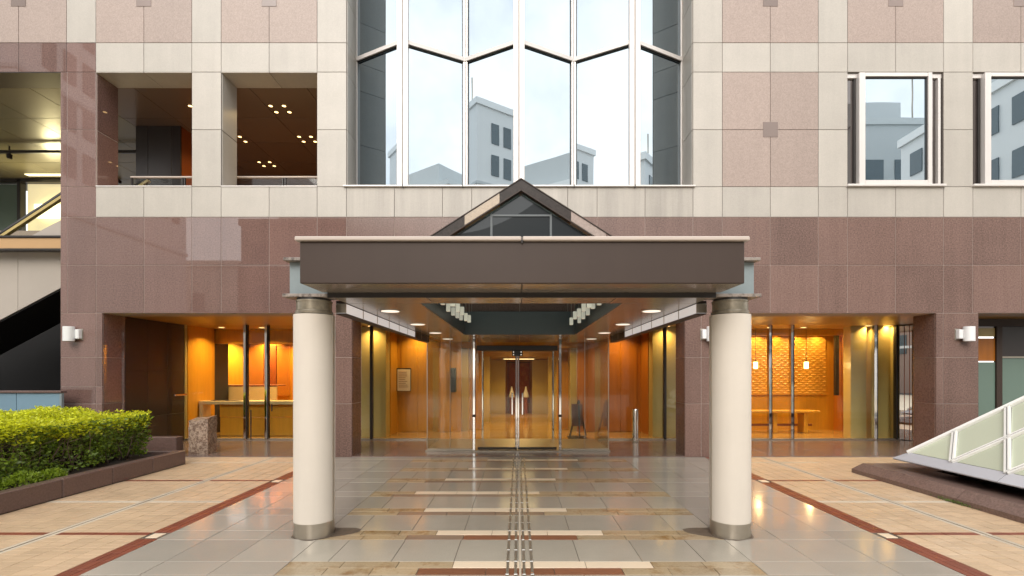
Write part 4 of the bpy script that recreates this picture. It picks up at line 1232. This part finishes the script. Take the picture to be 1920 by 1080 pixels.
# ================================================================ INSIDE THE HOTEL
lights_made = []
def lamp(kind, name, loc, power, col, size=.2, spot=None, aim=(0, 0, -1), parent=None, spread=130):
    d = bpy.data.lights.new(name, kind); d.energy = power; d.color = col
    if kind == 'AREA': d.shape = 'DISK'; d.size = size; d.spread = R(spread)
    elif kind == 'SPOT': d.spot_size = R(spot or 80); d.spot_blend = .6; d.shadow_soft_size = size
    else: d.shadow_soft_size = size
    o = bpy.data.objects.new(name, d); o.location = Vector(loc) - (wloc(parent) if parent is not None else Vector())
    o.rotation_euler = (-Vector(aim)).to_track_quat('Z', 'Y').to_euler()
    COL.objects.link(o)
    if parent is not None: o.parent = parent
    return o
WARM = (1.0, .67, .27)
def ceiling_spot(x, y, z, label, power, group='recessed lobby spots', size=.16, aim=(0, 0, -1), mat='lamp_warm'):
    o = empty('ceiling_spot', (x, y, z), label, 'ceiling light', group)
    MB().lathe(x, y, [(.085, z - .012), (.10, z - .012), (.10, z - .001)], 20, cap=False).build('rim', 'steel', o)
    MB().lathe(x, y, [(.08, z - .008), (.08, z - .002)], 20).build('lens', mat, o)
    if power: lamp('AREA', 'spot_light', (x, y, z - .02), power, WARM, size, aim=aim, parent=o)
    return o
LP = 16.5
ceiling_spot(-8.3, 13.7, ZC, 'round warm ceiling spot over the left reception window', LP * 1.2)
ceiling_spot(-7.2, 13.75, ZC, 'round warm ceiling spot between the reception window mullions', LP)
ceiling_spot(-6.1, 13.75, ZC, 'round warm ceiling spot behind the left white column', LP)
ceiling_spot(-8.6, 16.6, ZC, 'round warm ceiling spot washing the reception back wall', LP * 3)
ceiling_spot(-10.1, 16.5, ZC, 'added warm ceiling spot brightening the far left corner of the reception', LP * 3.5)  # lamp added to brighten the dim back wall
ceiling_spot(-7.3, 16.6, ZC, 'round warm ceiling spot near the red reception boards', LP * 3)
ceiling_spot(-4.0, 13.3, ZC, 'round warm ceiling spot over the pale pier left of the entrance', LP * .45)
ceiling_spot(-2.95, 14.3, ZC, 'round warm ceiling spot above the framed notice', LP * .6)
ceiling_spot(4.06, 13.3, ZC, 'round warm ceiling spot over the pale pier right of the entrance', LP * .45)
ceiling_spot(3.0, 14.2, ZC, 'round warm ceiling spot above the red wood wall', LP * .7)
ceiling_spot(-1.0, 13.8, ZC, 'round warm ceiling spot just inside the left entrance door', LP * 1.1)
ceiling_spot(1.1, 13.8, ZC, 'round warm ceiling spot just inside the right entrance door', LP * 1.1)
for i, xx in enumerate((6.6, 7.34, 7.95, 8.6, 9.2)):
    ceiling_spot(xx, 14.86, ZC, ('round warm wall-wash spot over the relief wall, %s from the right column' % ('first', 'second', 'third', 'fourth', 'fifth')[i]), LP * .42, 'wall wash spots over the relief wall', .08)
ceiling_spot(8.0, 13.7, ZC, 'round warm ceiling spot over the bench in the right room', LP * 1.2)
ceiling_spot(6.3, 13.7, ZC, 'round warm ceiling spot at the column end of the right room', LP)
ceiling_spot(9.45, 13.2, ZC, 'round warm ceiling spot over the pale pier in the right window', LP * .35)
ceiling_spot(9.98, 13.19, ZC, 'added warm ceiling spot brightening the olive pier at the right end of the window', LP * .3)  # lamp added to lift the dark pier below it
ceiling_spot(10.0, 14.3, ZC, 'round warm ceiling spot over the red pilaster', LP * .5)
# corridor light panels
for i, (yy, lab) in enumerate(((16.4, 'square light panel in the corridor ceiling nearer the doors'), (19.6, 'square light panel at the far end of the corridor ceiling'))):
    zp = 2.69 if yy < 17 else 2.35
    o = empty('light_panel', (CX, yy, zp), lab, 'ceiling light', 'corridor light panels')
    piece('diffuser', CX - .62, CX + .62, yy - .5, yy + .5, zp, zp + .028, 'lamp_cove', o, .004)
    piece('trim', CX - .66, CX + .66, yy - .54, yy - .505, zp - .004, zp + .029, 'steel', o, .003)
    lamp('AREA', 'panel_light', (CX, yy, zp - .02), 36 if yy < 18 else 22, WARM, .9, parent=o)
# cove light over the reception
o = empty('cove_light', (-7, 14.65, 2.72), 'long warm cove light behind the bulkhead of the left reception', 'ceiling light')
piece('tube', -9.6, -5.1, 14.60, 14.66, 2.70, 2.74, 'lamp_cove', o, .01); piece('tray', -9.6, -5.1, 14.56, 14.70, 2.66, 2.69, 'pale_wall', o, .004)

# reception counter and desk
ctr = empty('reception_counter', (-7.2, 13.7, 0), 'long reception counter with white top seen through the left window', 'counter')
piece('counter_top', LW + .02, -5.05, 13.55, 14.0, .92, 1.02, 'cream_counter', ctr, .01)
piece('counter_front', LW + .5, -5.05, 13.75, 13.80, .035, .55, 'wood_warm', ctr, .006)
piece('counter_front', LW + .5, -5.05, 13.72, 13.77, .56, .918, 'wood_warm', ctr, .006)
piece('counter_leg', LW + .02, LW + .12, 13.58, 13.95, .035, .918, 'cream_counter', ctr, .008)
piece('writing_pad', LW + .3, LW + 1.1, 13.62, 13.85, 1.021, 1.035, 'dark_frame', ctr, .004)
desk = empty('reception_desk', (-8.2, 15.2, 0), 'tall pale reception desk behind the counter in the left room', 'desk')
piece('desk_front', (398 - 971) * 15.2 / F, (519 - 971) * 15.2 / F, 15.2, 15.25, .8, 1.38, 'cream_counter', desk, .01)
piece('desk_base', (398 - 971) * 15.2 / F, (519 - 971) * 15.2 / F, 15.22, 15.7, .035, .798, 'wood_warm', desk, .01)
piece('desk_top', (398 - 971) * 15.2 / F - .02, (519 - 971) * 15.2 / F + .02, 15.18, 15.75, 1.382, 1.42, 'wood_dark', desk, .008)
# bench and pendant lamp in the right room
ben = empty('long_bench', (7.4, 14.4, 0), 'long wooden bench below the relief wall in the right room', 'bench')
piece('bench_top', 5.1, 8.85, 14.3, 14.75, .62, .69, 'wood_warm', ben, .01)
for xx in (5.3, 6.6, 7.5, 8.4): piece('bench_support', xx, xx + .12, 14.36, 14.70, .035, .618, 'wood_warm', ben, .008)
piece('bench_back_rail', 5.1, 8.85, 14.70, 14.74, .20, .27, 'wood_dark', ben, .006)
for i, (xx, zz, lab) in enumerate(((8.43, 2.02, 'glowing cylinder pendant lamp hanging before the relief wall'), (6.95, 2.02, 'glowing cylinder pendant lamp beside the right white column'))):
    pe = empty('pendant_lamp', (xx, 14.3, zz), lab, 'pendant lamp', 'pendant lamps in the right room')
    MB().lathe(xx, 14.3, [(.055, zz - .1), (.06, zz - .09), (.06, zz + .09), (.05, zz + .1)], 20).build('shade', 'lamp_warm', pe)
    MB().lathe(xx, 14.3, [(.03, zz + .1), (.03, zz + .14)], 12).build('holder', 'bronze', pe)
    MB().tube([(xx, 14.3, zz + .14), (xx, 14.3, 2.9), (xx, 14.3, ZC)], .006, 6).build('cord', 'dark_frame', pe)
    lamp('POINT', 'pendant_light', (xx, 14.1, zz), 6, WARM, .06, parent=pe)
# framed notice on the left lobby wall
nb = empty('framed_notice', (-3.4, 14.66, 1.25), 'framed paper notice on the orange wall left of the vestibule', 'notice')
x0, x1, z1, z0 = -3.63, -3.20, 1.94, 1.25
piece('frame', x0, x1, 14.60, 14.67, z0, z1, 'dark_frame', nb, .008)
piece('paper', x0 + .035, x1 - .01, 14.592, 14.599, z0 + .01, z1 - .035, 'paper', nb, .001)
for k in range(9):
    zz = z1 - .13 - k * .055
    piece('print_line', x0 + .07, x1 - .07 - random.uniform(0, .1), 14.589, 14.5915, zz, zz + .016, 'ink', nb, .0005)
# dark speaker panel on the vestibule side and sign stand in the lobby
wp = empty('wall_panel', (CX - 1.9, 14.6, 1.3), 'narrow dark wall panel seen through the left vestibule glass', 'panel')
piece('panel_body', CX - 2.05, CX - 1.88, 14.56, 14.66, 1.22, 1.95, 'slate_metal', wp, .02); piece('panel_face', CX - 2.03, CX - 1.90, 14.55, 14.559, 1.26, 1.91, 'dark_frame', wp, .004)
st = empty('sign_stand', (1.55, 13.4, .03), 'black folding sign stand inside the vestibule at right', 'sign stand')
sx = (1085 - 971) * 13.4 / F
for s_ in (-1, 1): MB().bar((sx - .22 * s_, 13.4 + .18, .05), (sx, 13.4, 1.05), .035, .035).build('leg', 'dark_frame', st)
MB().bar((sx, 13.2, .05), (sx, 13.4, 1.05), .035, .035).build('leg', 'dark_frame', st)
MB().prism([(sx - .2, 13.28, .35), (sx + .10, 13.28, .35), (sx + .10, 13.36, .95), (sx - .2, 13.36, .95)], (0, -1, .1), .02).build('board', 'wood_dark', st, fix=True)
piece('foot', sx - .3, sx + .2, 13.15, 13.65, .031, .05, 'dark_frame', st, .006)
# red artwork with two pale vases at the end of the corridor
ar = empty('red_wall_hanging', (CX, 21.9, .9), 'red wall hanging at the end of the entrance corridor', 'wall hanging')
piece('cloth', CX - .5, CX + .5, 21.93, 21.97, .45, 2.25, 'picture_red', ar, .01)
piece('top_rod', CX - .53, CX + .53, 21.91, 21.95, 2.25, 2.28, 'bronze', ar, .01)
for s_, nm in ((-1, 'left'), (1, 'right')):
    xx = CX + s_ * .31
    va = empty('cone_vase', (xx, 21.4, .03), f'pale cone shaped vase {nm} of the corridor axis before the red hanging', 'vase', 'vases at the corridor end')
    MB().lathe(xx, 21.4, [(.09, .03), (.09, .68), (.15, .70), (.15, .73)], 20).build('pedestal', 'wood_dark', va)
    MB().lathe(xx, 21.4, [(.13, .73), (.135, .77), (.10, .92), (.05, 1.08), (.03, 1.2)], 20, sharp=False).build('vase_body', 'lamp_white', va)

# guard rails behind the loggia openings
def guard(x0, x1, label):
    y = FY + .62; z0, z1 = 5.6, P(0, 331, y)[2]
    g = empty('guard_rail', ((x0 + x1) / 2, y, 5.55), label, 'guard rail', 'guard rails of the upper hall')
    piece('top_rail', x0, x1, y - .03, y + .03, z1 - .035, z1, 'cap_metal', g, .008)
    n = 2; w = (x1 - x0) / n
    for i in range(n):
        piece('rail_glass', x0 + i * w + .05, x0 + (i + 1) * w - .05, y - .006, y + .006, z0, z1 - .04, 'glass', g, .002)
        for xx in (x0 + i * w + .01, x0 + (i + 1) * w - .045): piece('rail_post', xx, xx + .035, y - .02, y + .02, z0, z1 - .036, 'dark_frame', g, .004)
guard(-8.75, fx(base(0) + 180) + .6, 'glass guard rail with pale top in the loggia opening nearer the left pier')
guard(-6.62, -3.95, 'glass guard rail with pale top in the loggia opening beside the bay window')
# clusters of four downlights in the hall ceiling
for ci, (cx, cy) in enumerate(((-5.77, 11.87), (-5.77, 13.40), (-7.70, 11.87), (-7.70, 13.40), (-7.70, 15.0), (-5.77, 15.0))):
    row = ('front', 'middle', 'back')[(0, 1, 0, 1, 2, 2)[ci]]
    side = 'bay window' if cx > -6.5 else 'hall column'
    for (dx, dy, wh) in ((-.16, -.14, 'front left'), (.16, -.14, 'front right'), (-.16, .14, 'rear left'), (.16, .14, 'rear right')):
        o = empty('hall_downlight', (cx + dx, cy + dy, HC), f'small warm downlight, {wh} of the {row} cluster towards the {side}', 'ceiling light', 'downlight clusters in the upper hall ceiling')
        MB().lathe(cx + dx, cy + dy, [(.045, HC - .014), (.06, HC - .014), (.06, HC - .001)], 16, cap=False).build('rim', 'bronze', o)
        MB().lathe(cx + dx, cy + dy, [(.05, HC - .010), (.05, HC - .002)], 16).build('lens', 'lamp_warm', o)
    o = lamp('AREA', 'downlight_beam', (cx, cy, HC - .03), 8, WARM, .3, parent=o)
o = empty('shop_ceiling_light', (-15.2, 15.3, HC), 'bright yellowish ceiling light before the lit shop in the escalator hall', 'ceiling light')
piece('diffuser', -15.9, -14.6, 15.75, 15.9, HC - .02, HC - .001, 'lamp_shop', o, .004)
lamp('AREA', 'shop_light', (-15.2, 15.3, HC - .05), 18, (1.0, .86, .42), .6, parent=o)
lamp('AREA', 'shop_glow', (-15.1, 15.9, 7.1), 14, (1.0, .86, .45), .6, aim=(0, -1, .3), parent=o)

# escalator rising to the right
esc = empty('escalator', (-11, 11.9, 3), 'escalator with beige clad underside rising behind the left opening', 'escalator')
yA, yB = 11.2, 12.5
b0 = P(0, 600, yA); b1 = P(113, 540, yA)
sl = (b1[2] - b0[2]) / (b1[0] - b0[0])
def zb(x): return b0[2] + sl * (x - b0[0])
XA, XB = -16.0, -9.35
edges = [XA, -14.4, -12.9, -11.45, -10.0, XB]
for a, e in zip(edges, edges[1:]):
    MB().prism([(a + .004, yA, zb(a)), (e - .004, yA, zb(e)), (e - .004, yA, zb(e) + 1.55), (a + .004, yA, zb(a) + 1.55)], (0, -1, 0), .03).build('side_cladding', 'beige_clad', esc, fix=True)
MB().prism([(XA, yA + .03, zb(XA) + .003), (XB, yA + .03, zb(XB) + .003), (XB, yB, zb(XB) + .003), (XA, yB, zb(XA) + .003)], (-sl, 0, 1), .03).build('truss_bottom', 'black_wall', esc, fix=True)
MB().prism([(XA, yA + .05, zb(XA) + 1.4), (XB, yA + .05, zb(XB) + 1.4), (XB, yB, zb(XB) + 1.4), (XA, yB, zb(XA) + 1.4)], (-sl, 0, 1), .05).build('step_band', 'steel', esc, fix=True)
h0, h1 = P(0, 440, 11.35), P(113, 366, 11.35)
hs = (h1[2] - h0[2]) / (h1[0] - h0[0])
for yy in (11.35, 12.4):
    def hz(x): return h0[2] + hs * (x - h0[0])
    MB().tube([(XA, yy, hz(XA)), (XB, yy, hz(XB))], .045, 10).build('handrail', 'rubber', esc)
    MB().bar((XA, yy, hz(XA) - .085), (XB, yy, hz(XB) - .085), .06, .09, (0, 1, 0)).build('handrail_guide', 'pale_wall', esc)
    MB().prism([(XA, yy, hz(XA) - .7), (XB, yy, hz(XB) - .7), (XB, yy, hz(XB) - .12), (XA, yy, hz(XA) - .12)], (0, -1, 0), .012).build('balustrade_glass', 'glass', esc, fix=True)
    MB().bar((XA, yy, hz(XA) - .74), (XB, yy, hz(XB) - .74), .12, .12, (0, 1, 0)).build('skirt', 'steel', esc)

# ================================================================ ACROSS THE STREET (seen mirrored in the glass and granite)
def block(name, x0, x1, y0, y1, h, mat, label, wx, wz, ww, wh, side='front', roof=True, z_off=3.5, front=True):
    o = empty(name, ((x0 + x1) / 2, (y0 + y1) / 2, 0), label, 'building', 'office buildings across the street')
    MB().box(x0, x1, y0, y1, -.03, h).build('walls', mat, o)
    MB().box(x0 - .15, x1 + .15, y0 - .15, y1 + .15, h + .002, h + .5).build('parapet', mat, o)
    for zz in np.arange(4.0, h - 1, 6.2): MB().box(x0 - .08, x1 + .08, y0 - .08, y1 + .08, zz, zz + .22).build('string_course', 'far_grey', o)
    if roof:
        MB().box(x0 + 1.5, (x0 + x1) / 2, y0 + 1.5, y1 - 3, h + .5, h + 3.4).build('plant_room', 'far_grey', o)
        MB().tube([((x0 + x1) / 2 + 1, y1 - 3, h + .5), ((x0 + x1) / 2 + 1, y1 - 3, h + 6)], .06, 6).build('mast', 'steel', o)
    z = z_off
    while front and z + wh < h - .6:
        x = x0 + .8
        while x + ww < x1 - .5:
            piece('window', x, x + ww, y1 + .002, y1 + .06, z, z + wh, 'far_window', o, 0)
            x += wx
        z += wz
    if side != 'front':
        z = z_off; xs_ = x1 + .002 if side == 'right' else x0 - .062
        while z + wh < h - .6:
            y = y0 + .8
            while y + ww < y1 - .5:
                piece('window', xs_, xs_ + .06, y, y + ww, z, z + wh, 'far_window', o, 0)
                y += wx
            z += wz
    return o
block('office_building', -22, -9, -34, -18, 13.5, 'far_brown', 'brown office block across the street mirrored in the left granite', 2.6, 3.4, 1.6, 1.7)
block('office_building', -29, -22.3, -30, -18, 10.2, 'far_beige', 'low beige house across the street left of the brown block', 2.2, 3.2, 1.1, 1.4, roof=False)
block('office_building', -60, -35.5, -36, -19, 12.5, 'far_white', 'wide white building far left across the street', 3.0, 3.4, 2.0, 1.6)
block('office_building', 12, 24.5, -34, -18, 8, 'far_white', 'white office block across the street to the right', 2.4, 3.3, 1.2, 1.7)
block('office_building', 26, 38, -36, -17, 21, 'far_grey', 'grey office block at the far right across the street', 2.4, 3.3, 1.5, 1.6)
block('office_building', 40, 62, -30, -8, 16, 'far_white', 'white apartment block down the street to the right', 3.0, 3.2, 1.4, 1.5)
block('office_building', -66, -44, -16, 0, 17, 'far_grey', 'grey apartment block down the street to the left', 3.0, 3.2, 1.4, 1.5)
block('office_building', -38, -24, -14.5, -2.5, 22.5, 'far_white', 'tall white corner block beyond the plaza to the left', 1.15, 2.5, .7, 1.6, side='right', z_off=12.3, front=False)
block('office_building', 25, 40, -11, 2, 16.5, 'far_white', 'white flat roofed block beyond the plaza to the right', 1.6, 2.7, .9, 1.4, side='left')
block('office_building', -4.5, 11.5, -44, -30, 11, 'far_brown', 'unseen brown office block added across the street straight behind the plaza', 2.6, 3.3, 1.7, 1.7, roof=False)  # unseen block added to keep the bright sky out of the door glass
